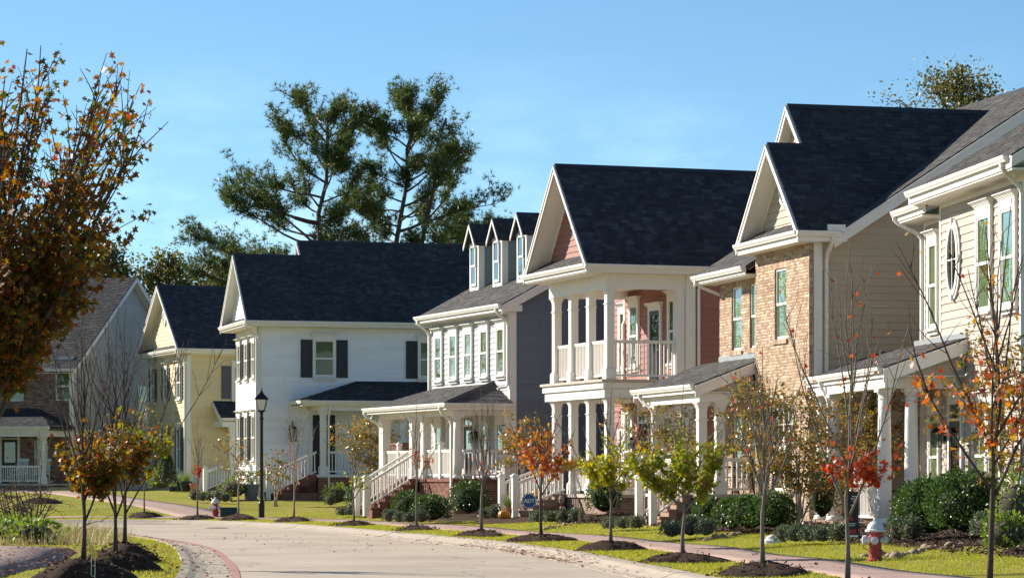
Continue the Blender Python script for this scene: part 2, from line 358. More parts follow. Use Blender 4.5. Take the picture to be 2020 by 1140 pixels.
def sdist(P, L, right=True):
    """signed distance to polyline L, positive on its right-hand (or left-hand) side"""
    P = np.asarray(P, float); best = np.full(len(P), 1e9); sg = np.zeros(len(P))
    for a, b in zip(L[:-1:2], np.vstack([L[2::2], L[-1:]])):
        ab = b-a; ll = ab@ab
        if ll < 1e-9: continue
        t = np.clip(((P-a)@ab)/ll, 0, 1); d = P-(a+t[:,None]*ab); dd = (d*d).sum(1); m = dd < best
        cr = ab[0]*(P[:,1]-a[1])-ab[1]*(P[:,0]-a[0])
        best[m] = dd[m]; sg[m] = np.where(cr[m] < 0, 1, -1)
    s = np.sqrt(best)*sg
    return s if right else -s
def sstep(t): t = np.clip(t, 0, 1); return t*t*(3-2*t)
def gz_np(P):
    P = np.asarray(P, float); dr = sdist(P, RK); dl = sdist(P, LK, False)
    hr = np.interp(dr, [-1,0,.25,.5,1.9,3.5,4.2,7,9,40], [-.07,-.06,.10,.13,.16,.19,.24,.47,.53,.6])
    hr = hr + .40*sstep((P[:,1]-103)/16)*(dr > .3)*sstep((dr-1)/8)
    hl = np.interp(dl, [-1,-.05,.15,.6,6,60], [-.07,-.06,.10,.13,.2,.3])
    h = np.where(dr > -.6, hr, np.where(dl > -.6, hl, -.07))
    return h + .015*np.sin(P[:,0]*1.7+P[:,1]*.9)*(np.maximum(dr, dl) > .8)
def gz(x, y): return float(gz_np([(x, y)])[0])
def normals2(L):
    t = np.gradient(L, axis=0); t /= np.linalg.norm(t, axis=1)[:,None]
    return np.stack([t[:,1], -t[:,0]], 1)            # right-hand normal
RN = normals2(RK); LN = -normals2(LK)
def pix(x, y, z): return CX+F_PX*x/y, HORIZON-(z-EYE)*F_PX/y
def verge(u, d):
    """point at offset d outside the right kerb that shows at picture column u"""
    Q = RK+RN*d; m = (Q[:,1] > 30) & (np.arange(len(Q)) < len(Q)-20)
    uu = np.where(m, CX+F_PX*Q[:,0]/np.maximum(Q[:,1], 1), 1e9)
    i = int(np.argmin(abs(uu-u))); j = i
    if uu[i] > u and i+1 < len(Q): j = i+1
    elif i > 0: j = i-1
    t = 0 if uu[j] == uu[i] else np.clip((u-uu[i])/(uu[j]-uu[i]), 0, 1)
    q = Q[i]*(1-t)+Q[j]*t
    return float(q[0]), float(q[1])

# the ground: one sheet, fine in view and coarse towards the horizon
gx = np.concatenate([[-1500,-700,-350,-180,-110,-80,-60], np.arange(-46, 24.1, .5), [28,34,44,60,90,140,240,500,1500]])
gy = np.concatenate([[-300,-120,-50,-20,0,12,20,26], np.arange(30, 142.1, .5), [146,152,160,175,200,250,330,500,900,1600,3000]])
GX, GY = np.meshgrid(gx, gy); GP = np.stack([GX.ravel(), GY.ravel()], 1); GZ = gz_np(GP)
nx, ny = len(gx), len(gy); ii, jj = np.meshgrid(np.arange(nx-1), np.arange(ny-1)); b0 = (jj*nx+ii).ravel()
o = link('ground', np_mesh('ground', np.column_stack([GP, GZ]), np.stack([b0, b0+1, b0+1+nx, b0+nx], 1), M['ground'], True)); tag(o, kind='structure')

def ribbon(name, A, B, zoff, mat, kind='structure', sub=4, skirt=.12, wob=0.):
    n = len(A); rows = []
    for k in range(sub+1):
        rows.append(A+(B-A)*k/sub)
    P = np.concatenate(rows); z = gz_np(P)+zoff if zoff is not None else np.zeros(len(P))
    if wob: z = z+rng.normal(0, wob, len(z))
    V = np.column_stack([P, z]); f = []
    for k in range(sub):
        for i in range(n-1): f.append((k*n+i, k*n+i+1, (k+1)*n+i+1, (k+1)*n+i))
    base = len(V); V = np.vstack([V, V[:n]-[0,0,skirt], V[-n:]-[0,0,skirt]]); l = sub*n
    for i in range(n-1):
        f.append((base+i, base+i+1, i+1, i)); f.append((l+i, l+i+1, base+n+i+1, base+n+i))
    o = link(name, np_mesh(name, V, np.array(f), mat)); tag(o, kind=kind); return o
# road surface between the two kerbs
s_ = np.linspace(0, 1, 220)
def resamp(L, n=220):
    d = np.r_[0, np.cumsum(np.linalg.norm(np.diff(L, axis=0), axis=1))]; d /= d[-1]
    return np.column_stack([np.interp(np.linspace(0, 1, n), d, L[:,k]) for k in (0, 1)])
A = resamp(LK-LN*.02); B = resamp(RK+RN*.02)
V = np.vstack([np.column_stack([A+(B-A)*k/6, np.full(220, [0,.012,.018,.02,.018,.012,0][k])]) for k in range(7)])
f = [(k*220+i, k*220+i+1, (k+1)*220+i+1, (k+1)*220+i) for k in range(6) for i in range(219)]
tag(link('road', np_mesh('road', V, np.array(f), M['road'], True)), kind='structure')
# kerbs: rolled concrete stones with open joints
def kerb(name, L, N, prof, i0, i1, step=4):
    root = link(name, None); root['kind'] = 'structure'
    for i in range(i0, min(i1, len(L)-step), step):
        a, b, na, nb = L[i], L[i+step], N[i], N[i+step]; g = (b-a)/np.linalg.norm(b-a)*.009; a2, b2 = a+g, b-g
        dz = random.uniform(-.006, .006); mb = MB(); n = len(prof)
        mid = (L[i+step//2]); nm = N[i+step//2]
        for q, nn in ((a2, na), (mid, nm), (b2, nb)): mb.v += [(q[0]+nn[0]*d, q[1]+nn[1]*d, z+dz) for d, z in prof]
        for r in (0, 1): mb.f += [(r*n+k, r*n+(k+1)%n, (r+1)*n+(k+1)%n, (r+1)*n+k) for k in range(n)]
        mb.f += [tuple(range(n-1, -1, -1)), tuple(range(2*n, 3*n))]
        mb.build('kerb_stone', M['concrete'], root)
    return root
kerb('kerb', RK, RN, [(-.34,-.1),(-.34,.016),(-.16,.035),(0,.085),(.1,.128),(.2,.142),(.36,.145),(.36,-.1)], 45, 222)
kerb('kerb', LK, LN, [(-.66,-.1),(-.66,.012),(-.3,.016),(-.12,.05),(0,.095),(.14,.118),(.14,-.1)], 45, 200)
# red painted line along the left gutter
i0 = [i for i in range(len(LK)) if LK[i,1] > 26][0]; i1 = [i for i in range(len(LK)) if LK[i,1] > 79][0]
A = LK[i0:i1]-LN[i0:i1]*.83; B = LK[i0:i1]-LN[i0:i1]*.69; n = len(A)
V = np.vstack([np.column_stack([A, np.full(n, .017)]), np.column_stack([B, np.full(n, .014)])])
tag(link('painted_line', np_mesh('painted_line', V, np.array([(i, i+1, n+i+1, n+i) for i in range(n-1)]), M['stripe'])), kind='structure')
# brick pavement, back path and the paved pull-in on the left
i1 = 212
ribbon('pavement', RK[20:i1]+RN[20:i1]*1.95, RK[20:i1]+RN[20:i1]*3.4, .022, M['paver'])
bp = catmull([(-10.5,100.2),(-12.6,104.6),(-16.0,112),(-20.0,121),(-25.5,129),(-34,136)], .8); bn = normals2(bp)
ribbon('path', bp-bn*.95, bp+bn*.95, .03, M['paver'])
ed = np.array([(-9.6,58.2),(-9.0,57.6),(-8.55,55.5),(-8.1,52),(-7.75,48.5),(-7.5,45),(-7.4,41.5),(-7.4,36),(-7.5,30)])
ribbon('paved_pull_in', np.column_stack([np.full(len(ed), -40.), ed[:,1]]), ed, .03, M['paver'], sub=20)
# mulch beds
def mulch_bed(i0, i1, d0f, d1f, sub=9):
    idx = np.arange(i0, i1); d0 = np.array([d0f(i) for i in idx]); d1 = np.array([d1f(i) for i in idx]); rows = []; zz = []
    for k in range(sub+1):
        t = k/sub; P = RK[idx]+RN[idx]*(d0+(d1-d0)*t)[:,None]; rows.append(P)
        e = -.05 if k == 0 or k == sub else .05
        zz.append(gz_np(P)+e+(rng.normal(0, .018, len(idx)) if e > 0 else 0))
    V = np.column_stack([np.vstack(rows), np.concatenate(zz)]); n = len(idx)
    f = [(k*n+i, k*n+i+1, (k+1)*n+i+1, (k+1)*n+i) for k in range(sub) for i in range(n-1)]
    o = link('mulch_bed', np_mesh('mulch_bed', V, np.array(f), M['mulch'], True)); tag(o, kind='stuff'); return o
def yi(y): return int(np.argmin(abs(RK[:140,1]-y)))
wav = lambda i: .45*math.sin(i*.31)+.3*math.sin(i*.73+1)
mulch_bed(yi(40), yi(91), lambda i: 5.3+wav(i), lambda i: 12.0)
i92 = yi(91)
mulch_bed(i92-1, i92+16, lambda i: 5.3+wav(i)-max(0, min(1.9, (i-i92)*.5)), lambda i: 13.5)
# ------------------------------------------------------------------ house kit
# local frame of a house: x = depth into the plot (the front faces -x), y = along the front away from the camera, z up
class Lot:
    def __init__(s, u, Y, th):
        s.O = ((u-CX)/F_PX*Y, Y); s.th = R(th); s.b = (math.cos(s.th), math.sin(s.th)); s.a = (-math.sin(s.th), math.cos(s.th))
    def yu(s, u, x):           # local y on the plane x that shows at picture column u
        k = (u-CX)/F_PX; ox = s.O[0]+x*s.b[0]; oy = s.O[1]+x*s.b[1]
        return (k*oy-ox)/(s.a[0]-k*s.a[1])
    def w(s, x, y): return (s.O[0]+x*s.b[0]+y*s.a[0], s.O[1]+x*s.b[1]+y*s.a[1])
L6 = Lot(2022, 57, 7.2); L5 = Lot(1596, 68, 14.3); L4 = Lot(1196, 82, 18.8); L3 = Lot(1006, 92, 21.1); L2 = Lot(509, 112, 15.9); L1 = Lot(368, 130, 21.1)
L0 = Lot(142, 134, -25)

def house(name, L, label): return empty(name, (L.O[0], L.O[1], 0), L.th, label, 'house')
EXPO = .178
def boards(wall, plane, c, lo, hi, z0, z1, mat, expo=EXPO, split=3.66, mult=1):
    """lap siding on plane 'x' (faces -x), 'y' (faces -y) or 'X' (faces +x); lo/hi give the ends at height z"""
    n = max(1, round((z1-z0)/expo)); e = (z1-z0)/n; k = 0; nb = 0
    for i in range(n):
        za, zb = z0+i*e, z0+(i+1)*e+.012
        if i == n-1: zb = z1
        la, ha, lb, hb = lo(za), hi(za), lo(zb), hi(zb)
        if ha-la < .06: continue
        cuts = []; t = la+random.uniform(.6, split)
        while t < ha-.5: cuts.append(t); t += split
        cs = [None]+cuts+[None]
        for j in range(len(cs)-1):
            a0 = la if cs[j] is None else cs[j]+.002; a1 = max(min(lb, hb), lb) if cs[j] is None else cs[j]+.002
            b0_ = ha if cs[j+1] is None else cs[j+1]-.002; b1 = hb if cs[j+1] is None else cs[j+1]-.002
            if b1 < a1: b1 = a1 = (a1+b1)/2
            ob, ot = .029, .006
            if plane == 'x': P = [(c,a0,za),(c,b0_,za),(c-ob,b0_,za),(c-ob,a0,za),(c,a1,zb),(c,b1,zb),(c-ot,b1,zb),(c-ot,a1,zb)]
            elif plane == 'y': P = [(a0,c,za),(a0,c-ob,za),(b0_,c-ob,za),(b0_,c,za),(a1,c,zb),(a1,c-ot,zb),(b1,c-ot,zb),(b1,c,zb)]
            else: P = [(c,a0,za),(c+ob,a0,za),(c+ob,b0_,za),(c,b0_,za),(c,a1,zb),(c+ot,a1,zb),(c+ot,b1,zb),(c,b1,zb)]
            MB().hexa(P).build('siding_board', mat, wall); nb += 1
    return nb
def wall_box(h, x0, y0, z0, x1, y1, z1, mat): return MB().box(x0, y0, z0, x1, y1, z1).build('wall', mat, h)
def cst(v): return lambda z: v

# ---- windows: built facing -x with the origin at the middle of the bottom edge on the wall face
WC = {}
def win_meshes(w, h, cs, crown, sash, glass, back, div, slat):
    key = (round(w,2), round(h,2), cs, crown, sash, glass, back, div, slat)
    if key in WC: return WC[key]
    d = {}; T = M['trim']
    m = MB()
    if cs:
        for s in (-1, 1): m.box(-.075, s*w/2, -.02, 0, s*(w/2+cs), h+.004)
        m.box(-.02, -w/2-.002, h-.01, -.001, w/2+.002, h+.003)
    else:
        for s in (-1, 1): m.box(-.04, s*(w/2-.035), 0, 0, s*w/2, h)
        m.box(-.041, -w/2, h-.04, 0, w/2, h)
    d['window'] = m.mesh('window', T)
    if crown:
        e = w/2+cs
        m = MB().box(-.078, -e-.002, h, 0, e+.002, h+crown*.62).box(-.095, -e-.02, h+crown*.62, 0, e+.02, h+crown*.72)
        z = h+crown*.72; n = 4
        for i in range(n):
            q = .03+.085*((i+1)/n)**1.6; m.box(-.08-q, -e-q, z+crown*.28*i/n, 0, e+q, z+crown*.28*(i+1)/n)
        d['header'] = m.mesh('header', T)
    if cs: d['sill'] = MB().box(-.13, -w/2-cs-.03, -.085, 0, w/2+cs+.03, -.035).box(-.082, -w/2-cs, -.034, 0, w/2+cs, -.019).box(-.06, -w/2-cs+.01, -.17, 0, w/2+cs-.01, -.086).mesh('sill', T)
    fw = .055; m = MB(); hs = h*sash
    x0, x1 = -.062, -.03          # upper sash proud, lower sash behind it
    m.box(x0, -w/2, h-fw, x1, w/2, h).box(x0, -w/2, hs-.03, x1, w/2, hs+.035)
    for s in (-1, 1): m.box(x0, s*(w/2-fw), hs+.035, x1, s*w/2, h-fw)
    m.box(x0+.02, -w/2, 0, x1+.012, w/2, fw+.03)
    for s in (-1, 1): m.box(x0+.02, s*(w/2-fw), fw+.03, x1+.012, s*w/2, hs-.03)
    if div:
        for a in (h*.5+hs*.5,): m.box(x0+.004, -w/2+fw, a-.008, x1, w/2-fw, a+.008)
    if div: m.box(x0+.005, -.009, hs+.035, x1, .009, h-fw)
    d['sash'] = m.mesh('sash', T)
    d['pane_u'] = MB().poly([(-.042,w/2-fw,hs+.035),(-.042,-w/2+fw,hs+.035),(-.042,-w/2+fw,h-fw),(-.042,w/2-fw,h-fw)]).mesh('pane', glass)
    d['pane_l'] = MB().poly([(-.034,w/2-fw,fw+.03),(-.034,-w/2+fw,fw+.03),(-.034,-w/2+fw,hs-.03),(-.034,w/2-fw,hs-.03)]).mesh('pane', glass)
    m = MB().box(-.023, -w/2+.02, .02, -.0215, w/2-.02, h-.02)
    if slat:
        n = int(h/.075)
        for i in range(n):
            z = .04+(h-.1)*i/n
            for a, b in ((-w/2+.05, -.012), (.012, w/2-.05)): m.hexa([(-.029,a,z),(-.029,b,z),(-.0245,b,z+.045),(-.0245,a,z+.045),(-.027,a,z),(-.027,b,z),(-.0232,b,z+.046),(-.0232,a,z+.046)])
    d['blind'] = m.mesh('blind', back)  # blind sheet, or a dark-painted backing standing for an unlit room
    WC[key] = d; return d
def window(h, plane, c, t, z, w, ht, cs=.09, crown=.27, sash=.5, glass=None, back=None, div=False, slat=True):
    glass = glass or M['glass']; back = back or M['blind']
    d = win_meshes(w, ht, cs, crown, sash, glass, back, div, slat)
    loc = (c, t, z) if plane in 'xX' else (t, c, z); rz = {'x': 0, 'y': R(90), 'X': R(180)}[plane]
    o = link('window', d['window'], h, loc, rz)
    for k in ('header', 'sill', 'sash', 'pane_u', 'pane_l', 'blind'):
        if k in d: link(k.split('_')[0], d[k], o)
    return o
SC = {}
def shutter(h, plane, c, t, z, w, ht, mat):
    key = (round(w,2), round(ht,2), mat.name)
    if key not in SC:
        m = MB(); f = .05
        m.box(-.03, -w/2, 0, -.022, w/2, ht)
        for s in (-1, 1): m.box(-.055, s*(w/2-f), 0, -.03, s*w/2, ht)
        for a, b in ((0, .08), (ht*.48, ht*.48+.07), (ht-.07, ht)): m.box(-.055, -w/2+f, a, -.03, w/2-f, b)
        SC[key] = m.mesh('shutter', mat)
    loc = (c, t, z) if plane in 'xX' else (t, c, z)
    return link('shutter', SC[key], h, loc, {'x': 0, 'y': R(90), 'X': R(180)}[plane])
def door(h, plane, c, t, z, w, ht, mat, transom=0., glass=True, cs=.11, crown=.25):
    H = ht+transom; loc = (c, t, z) if plane in 'xX' else (t, c, z); rz = {'x': 0, 'y': R(90), 'X': R(180)}[plane]
    m = MB()
    m.box(-.03, -w/2, 0, -.022, w/2, ht)
    for s in (-1, 1): m.box(-.05, s*(w/2-.13), 0, -.03, s*w/2, ht)
    for a, b in ((0, .25), (ht*.42, ht*.42+.12), (ht-.13, ht)): m.box(-.05, -w/2+.13, a, -.03, w/2-.13, b)
    o = m.build('door', mat, h, loc, rz)
    m = MB()
    for s in (-1, 1): m.box(-.07, s*w/2, 0, 0, s*(w/2+cs), H+.003)
    if transom: m.box(-.07, -w/2, ht, 0, w/2, ht+.06).box(-.07, -w/2, H-.05, 0, w/2, H+.002)
    e = w/2+cs
    if crown: m.box(-.075, -e-.004, H+.003, 0, e+.004, H+crown*.6).box(-.12, -e-.05, H+crown*.6, 0, e+.05, H+crown*.8).box(-.16, -e-.08, H+crown*.8, 0, e+.08, H+crown)
    m.box(-.12, -w/2, -.03, 0, w/2, -.002)
    m.build('frame', M['trim'], o)
    if glass: MB().box(-.038, -w/2+.13, ht*.42+.12, -.034, w/2-.13, ht-.13).build('pane', M['glass_dark'], o)
    if transom:
        MB().box(-.04, -w/2, ht+.06, -.036, w/2, H-.05).build('pane', M['glass'], o)
        MB().box(-.02, -w/2, ht+.06, -.018, w/2, H-.05).build('backing', M['room'], o)
    MB().lathe([(.012,0),(.03,.01),(.03,.05),(.012,.06)], 8).build('handle', M['flash'], o, (-.07, -w/2+.07, ht*.43))
    return o

# ---- roofs
def shingles(mb, pts, expo=.145, lift=.004):
    P = [Vector(p) for p in pts]; n = (P[1]-P[0]).cross(P[2]-P[0]).normalized()
    if n.z < 0: n = -n
    e = Vector((0,0,1)).cross(n).normalized(); s = n.cross(e).normalized()
    if s.z < 0: s = -s; e = -e
    q = [((p-P[0]).dot(e), (p-P[0]).dot(s)) for p in P]; t0 = min(b for a, b in q); t1 = max(b for a, b in q)
    def span(t):
        xs = []
        for i in range(len(q)):
            (a0, b0), (a1, b1) = q[i], q[(i+1) % len(q)]
            if abs(b1-b0) < 1e-9:
                if abs(b0-t) < 1e-6: xs += [a0, a1]
                continue
            k = (t-b0)/(b1-b0)
            if -1e-6 <= k <= 1+1e-6: xs.append(a0+k*(a1-a0))
        return (min(xs), max(xs)) if xs else (0, 0)
    t = t0
    while t < t1-.01:
        tb = min(t+expo+.03, t1); lo0, hi0 = span(t+1e-5); lo1, hi1 = span(tb-1e-5); a = min(lo0, lo1)-random.uniform(0, .3)
        A1 = max(hi0, hi1)
        while a < A1:
            b = a+random.choice((.14, .17, .21, .26, .31)); th = random.choice((.008, .009, .017, .019))
            c = [min(max(x, l), h_) for x, l, h_ in ((a+.003, lo0, hi0), (b, lo0, hi0), (b, lo1, hi1), (a+.003, lo1, hi1))]
            if c[1]-c[0] > .012 or c[2]-c[3] > .012:
                base = P[0]; f = lambda x, y, z: tuple(base+e*x+s*y+n*z)
                k = len(mb.v); jt = random.uniform(-.008, .006)
                mb.v += [f(c[0],t+jt,lift), f(c[1],t+jt,lift), f(c[0],t+jt,lift+th), f(c[1],t+jt,lift+th), f(c[2],tb,lift+.002), f(c[3],tb,lift+.002)]
                mb.f += [(k,k+1,k+3,k+2), (k+2,k+3,k+4,k+5), (k,k+2,k+5), (k+1,k+4,k+3)]
            a = b
        t += expo
def roof_plane(roof, h, pts, mat, thick=.11, soffit=True):
    """a slab under real shingle tabs; pts = outline of the top face in house coordinates"""
    P = [Vector(p) for p in pts]; n = (P[1]-P[0]).cross(P[2]-P[0]).normalized()
    if n.z < 0: n = -n; P = P[::-1]
    sl = MB().prism([p-n*thick for p in P], n*thick).build('deck', M['shingle_dark'], roof)
    mb = MB(); shingles(mb, P); o = mb.build('shingles', mat, roof); o['kind'] = 'stuff'
    if soffit:
        c = sum(P, Vector())/len(P); Q = [c+(p-c)*.995-n*(thick+.012) for p in P]
        MB().prism(Q, n*.01).build('soffit', M['soffit'], roof)
def new_roof(h, name='roof'): return link(name, None, h)
def gutter(h, p0, p1, out, name='gutter', mat=None):
    """K-profile gutter hung along p0-p1 (top back edge), out = horizontal outward unit vector"""
    o = Vector(out); p0 = Vector(p0); p1 = Vector(p1); t = (p1-p0).normalized()
    prof = [(0,0),(.125,0),(.13,-.02),(.112,-.026),(.115,-.06),(.082,-.105),(.078,-.125),(0,-.125)]
    m = MB(); pts = [p0+o*a+Vector((0,0,1))*b for a, b in prof]
    m.prism(pts, p1-p0); return m.build(name, mat or M['trim'], h)
def fascia(h, p0, p1, out, hgt=.2, th=.03, drop=0.0, name='fascia'):
    o = Vector(out); p0 = Vector(p0); p1 = Vector(p1); z = Vector((0,0,1))
    return MB().prism([p0-z*drop, p0+o*th-z*drop, p0+o*th-z*(drop+hgt), p0-z*(drop+hgt)], p1-p0).build(name, M['trim'], h)
def downspout(h, pts): return MB().sweep_rect(pts, .085, .07).build('downspout', M['trim'], h)
def elbow(x, y, z, wx, wy, zb, kick=None):
    """gutter outlet at (x,y,z) swinging back to the wall line (wx,wy), down to zb"""
    p = [(x,y,z),(x,y,z-.08),(x+(wx-x)*.2,y+(wy-y)*.2,z-.2),(x+(wx-x)*.85,y+(wy-y)*.85,z-.42),(wx,wy,z-.55),(wx,wy,(z+zb)/2),(wx,wy,zb+.16)]
    k = kick or (-.12, 0); p += [(wx+k[0]*.4,wy+k[1]*.4,zb+.06),(wx+k[0]*1.8,wy+k[1]*1.8,zb+.02)]
    return p
def rake(h, p0, p1, face, depth=.22, th=.035):
    """rake board along p0-p1, face = outward horizontal unit"""
    o = Vector(face); p0 = Vector(p0); p1 = Vector(p1); z = Vector((0,0,1))
    a = MB().prism([p0, p0+o*th, p0+o*th-z*depth, p0-z*depth], p1-p0)
    a.prism([p0+z*.002+o*th, p0+o*(th+.025)+z*.002, p0+o*(th+.025)-z*.07, p0+o*th-z*.07], p1-p0)
    return a.build('rake_board', M['trim'], h)
def pent_gable(h, y0, y1, ze, zr, xf, xg, xb, siding_mat, mat=None, pent=True, vent=True, xb_r=None, yr=None):
    """front gable: ridge along x from xf to xb, eaves at y0/y1, gable wall at xg, shingled pent eave across the front"""
    mat = mat or M['shingle_dark']; roof = new_roof(h); yr = (y0+y1)/2 if yr is None else yr
    xe = xb if xb_r is None else xb_r[0]; xr_ = xb if xb_r is None else xb_r[1]
    roof_plane(roof, h, [(xf,y0,ze),(xe,y0,ze),(xr_,yr,zr),(xf,yr,zr)], mat)
    roof_plane(roof, h, [(xf,y1,ze),(xb,y1,ze),(xb,yr,zr),(xf,yr,zr)], mat)
    MB().prism([(xf,yr-.14,zr-.10),(xf,yr,zr+.035),(xf,yr+.14,zr-.10),(xf,yr,zr-.02)], (max(xr_,.1+xf)-xf,0,0)).build('ridge_cap', M['shingle_dark'], roof)
    zd = .03
    rake(roof, (xf,y0,ze-zd), (xf,yr,zr-zd), (-1,0,0)); rake(roof, (xf+.002,y1,ze-zd), (xf+.002,yr,zr-zd), (-1,0,0))
    k = (zr-ze)/(yr-y0); zb = ze+.02
    g = MB().prism([(xg,y0+.1,zb-.02),(xg,y1-.1,zb-.02),(xg,yr,zr-.15)], (.12,0,0)).build('gable_wall', siding_mat, h)
    boards(g, 'x', xg, lambda z: min(yr, yr-(zr-.18-z)/k), lambda z: max(yr, yr+(zr-.18-z)/((zr-ze)/(y1-yr))), zb, zr-.2, siding_mat)
    for s, ye in ((-1, y0), (1, y1)):       # frieze board under the rake soffit
        a = Vector((xg-.03, ye+(yr-ye)*.06, ze+(zr-ze)*.06-.10)); b = Vector((xg-.03, yr, zr-.13))
        MB().prism([a, a+Vector((.028,0,0)), a+Vector((.028,0,-.13)), a+Vector((0,0,-.13))], b-a).build('frieze', M['trim'], h)
    if pent:
        zp = ze+(xg-xf)*.62; pr = new_roof(h, 'pent_roof')
        roof_plane(pr, h, [(xf-.02,y0+.03,ze+.01),(xf-.02,y1-.03,ze+.01),(xg,y1-.4,zp),(xg,y0+.4,zp)], M['shingle_grey'], thick=.05, soffit=False)
    if vent:
        v = link('vent', None, h, (xg-.03, yr, ze+(zr-ze)*.52))
        m = MB()
        for i in range(24):
            a0, a1 = 2*math.pi*i/24, 2*math.pi*(i+1)/24; c0, s0, c1, s1 = math.cos(a0), math.sin(a0), math.cos(a1), math.sin(a1)
            r0, r1 = .27, .35
            m.hexa([(0,c0*r0,s0*r0*1.25),(0,c1*r0,s1*r0*1.25),(0,c1*r1,s1*r1*1.2),(0,c0*r1,s0*r1*1.2),(-.05,c0*r0,s0*r0*1.25),(-.05,c1*r0,s1*r0*1.25),(-.05,c1*r1,s1*r1*1.2),(-.05,c0*r1,s0*r1*1.2)])
        m.build('frame', M['trim'], v)
        for i in range(7):
            z = -.27+.09*i; hw = .27*math.sqrt(max(0, 1-(z/.34)**2))
            MB().hexa([(-.035,-hw,z),(-.035,hw,z),(-.008,hw,z+.05),(-.008,-hw,z+.05),(-.028,-hw,z+.004),(-.028,hw,z+.004),(-.001,hw,z+.055),(-.001,-hw,z+.055)]).build('slat', M['trim'], v)
        MB().prism([(0,-.27,0),(0,0,-.33),(0,.27,0),(0,0,.33)], (.005,0,0)).build('backing', M['room'], v)
    return roof

# ---- brickwork (bricks are a few pixels long: real geometry joined into one part)
def brickwork(h, plane, c, t0, t1, z0, z1, mat, holes=(), depth=.1, name='brickwork', bl=.2, bh=.065, g=.011, inw=1):
    """holes: (ta,tb,za,zb) openings; plane as for boards. bricks reach from the face c inwards"""
    mb = MB(); mo = MB(); row = 0; z = z0
    def put(m, a, b, za, zb, p, q):     # p, q = distance in from the face
        if plane == 'x': m.box(c+p, a, za, c+q, b, zb)
        elif plane == 'X': m.box(c-q, a, za, c-p, b, zb)
        else: m.box(a, c+p, za, b, c+q, zb)
    while z < z1-.02:
        zt = min(z+bh, z1); a = t0-(bl/2 if row % 2 else 0); cut = sorted([(h0, h1) for h0, h1, za, zb in holes if za < (z+zt)/2 < zb])
        while a < t1:
            b = a+bl; segs = [(max(a, t0), min(b, t1))]
            for h0, h1 in cut:
                ns = []
                for p, q in segs:
                    if q <= h0 or p >= h1: ns.append((p, q))
                    else:
                        if p < h0-.02: ns.append((p, h0))
                        if q > h1+.02: ns.append((h1, q))
                segs = ns
            for p, q in segs:
                if q-p > .03: put(mb, p, q-(g if q < b+1e-6 and q not in [x for x, _ in cut] else 0), z, zt, random.uniform(-.003, .003), depth)
            a = b+0.0
        z += bh+g; row += 1
    ts = sorted({t0, t1, *[x for q in holes for x in q[:2] if t0 < x < t1]}); zs = sorted({z0, z1, *[x for q in holes for x in q[2:] if z0 < x < z1]})
    for a, b in zip(ts[:-1], ts[1:]):
        for za, zb in zip(zs[:-1], zs[1:]):
            if not any(q[0] <= (a+b)/2 <= q[1] and q[2] <= (za+zb)/2 <= q[3] for q in holes): put(mo, a, b, za, zb, .012, depth-.004)
    o = mb.build(name, mat, h); o['kind'] = 'stuff'
    mo.build('mortar', M['mortar'], o); return o
def soldier(h, plane, c, ta, tb, za, zb, mat, proud=0., name='brick_lintel', w=.066):
    mb = MB(); n = max(1, int((tb-ta)/(w+.011))); st = (tb-ta)/n
    for i in range(n):
        a = ta+i*st; b = a+st-.011; p = -proud+random.uniform(-.003, .003)
        if plane == 'x': mb.box(c+p, a, za, c+.1, b, zb)
        elif plane == 'X': mb.box(c-.1, a, za, c-p, b, zb)
        else: mb.box(a, c+p, za, b, c+.1, zb)
    o = mb.build(name, mat, h); o['kind'] = 'stuff'; return o

# ---- porches
CM = {}
def column(h, x, y, z0, z1, w=.24, style='square'):
    key = (round(z1-z0, 2), w, style); H = z1-z0
    if key not in CM:
        if style == 'square':
            a = w/2; s = MB().box(-a,-a,.32,a,a,H-.1); d = {'shaft': s.mesh('column', M['trim'])}
            d['base'] = MB().box(-a-.045,-a-.045,0,a+.045,a+.045,.30).hexa([(-a-.045,-a-.045,.30),(a+.045,-a-.045,.30),(a+.045,a+.045,.30),(-a-.045,a+.045,.30),(-a,-a,.36),(a,-a,.36),(a,a,.36),(-a,a,.36)]).mesh('base', M['trim'])
            d['collar'] = MB().box(-a-.025,-a-.025,H-.46,a+.025,a+.025,H-.43).mesh('collar', M['trim']); m = MB()
            for i in range(5):
                e0 = .10*(i/5)**1.7; m.box(-a-.003-e0,-a-.003-e0,H-.22+.044*i,a+.003+e0,a+.003+e0,H-.22+.044*(i+1))
            d['capital'] = m.mesh('capital', M['trim'])
        else:
            a = w/2; prof = [(a,.11)]+[(a*(1-.16*(t**2)), .11+(H-.26)*t) for t in (.2,.4,.6,.8,1)]
            d = {'shaft': MB().lathe(prof, 24).mesh('column', M['trim'], True)}
            d['base'] = MB().lathe([(a*1.34,0),(a*1.34,.045),(a*1.25,.06),(a*1.28,.085),(a*1.1,.11)], 24).mesh('base', M['trim'], True)
            b = a*.84
            d['capital'] = MB().lathe([(b*1.12,H-.24),(b*1.12,H-.215),(b,H-.21),(b,H-.15),(b*1.25,H-.10),(b*1.32,H-.07)], 24).box(-b*1.42,-b*1.42,H-.078,b*1.42,b*1.42,H).mesh('capital', M['trim'])
        CM[key] = d
    d = CM[key]; o = link('column', d['shaft'], h, (x, y, z0)); link('base', d['base'], o); link('capital', d['capital'], o)
    if 'collar' in d: link('collar', d['collar'], o)
    return o
BM = {}
def baluster_mesh(ht, w=.036):
    k = (round(ht, 3), w)
    if k not in BM: BM[k] = MB().box(-w/2,-w/2,0,w/2,w/2,ht).mesh('baluster', M['trim'])
    return BM[k]
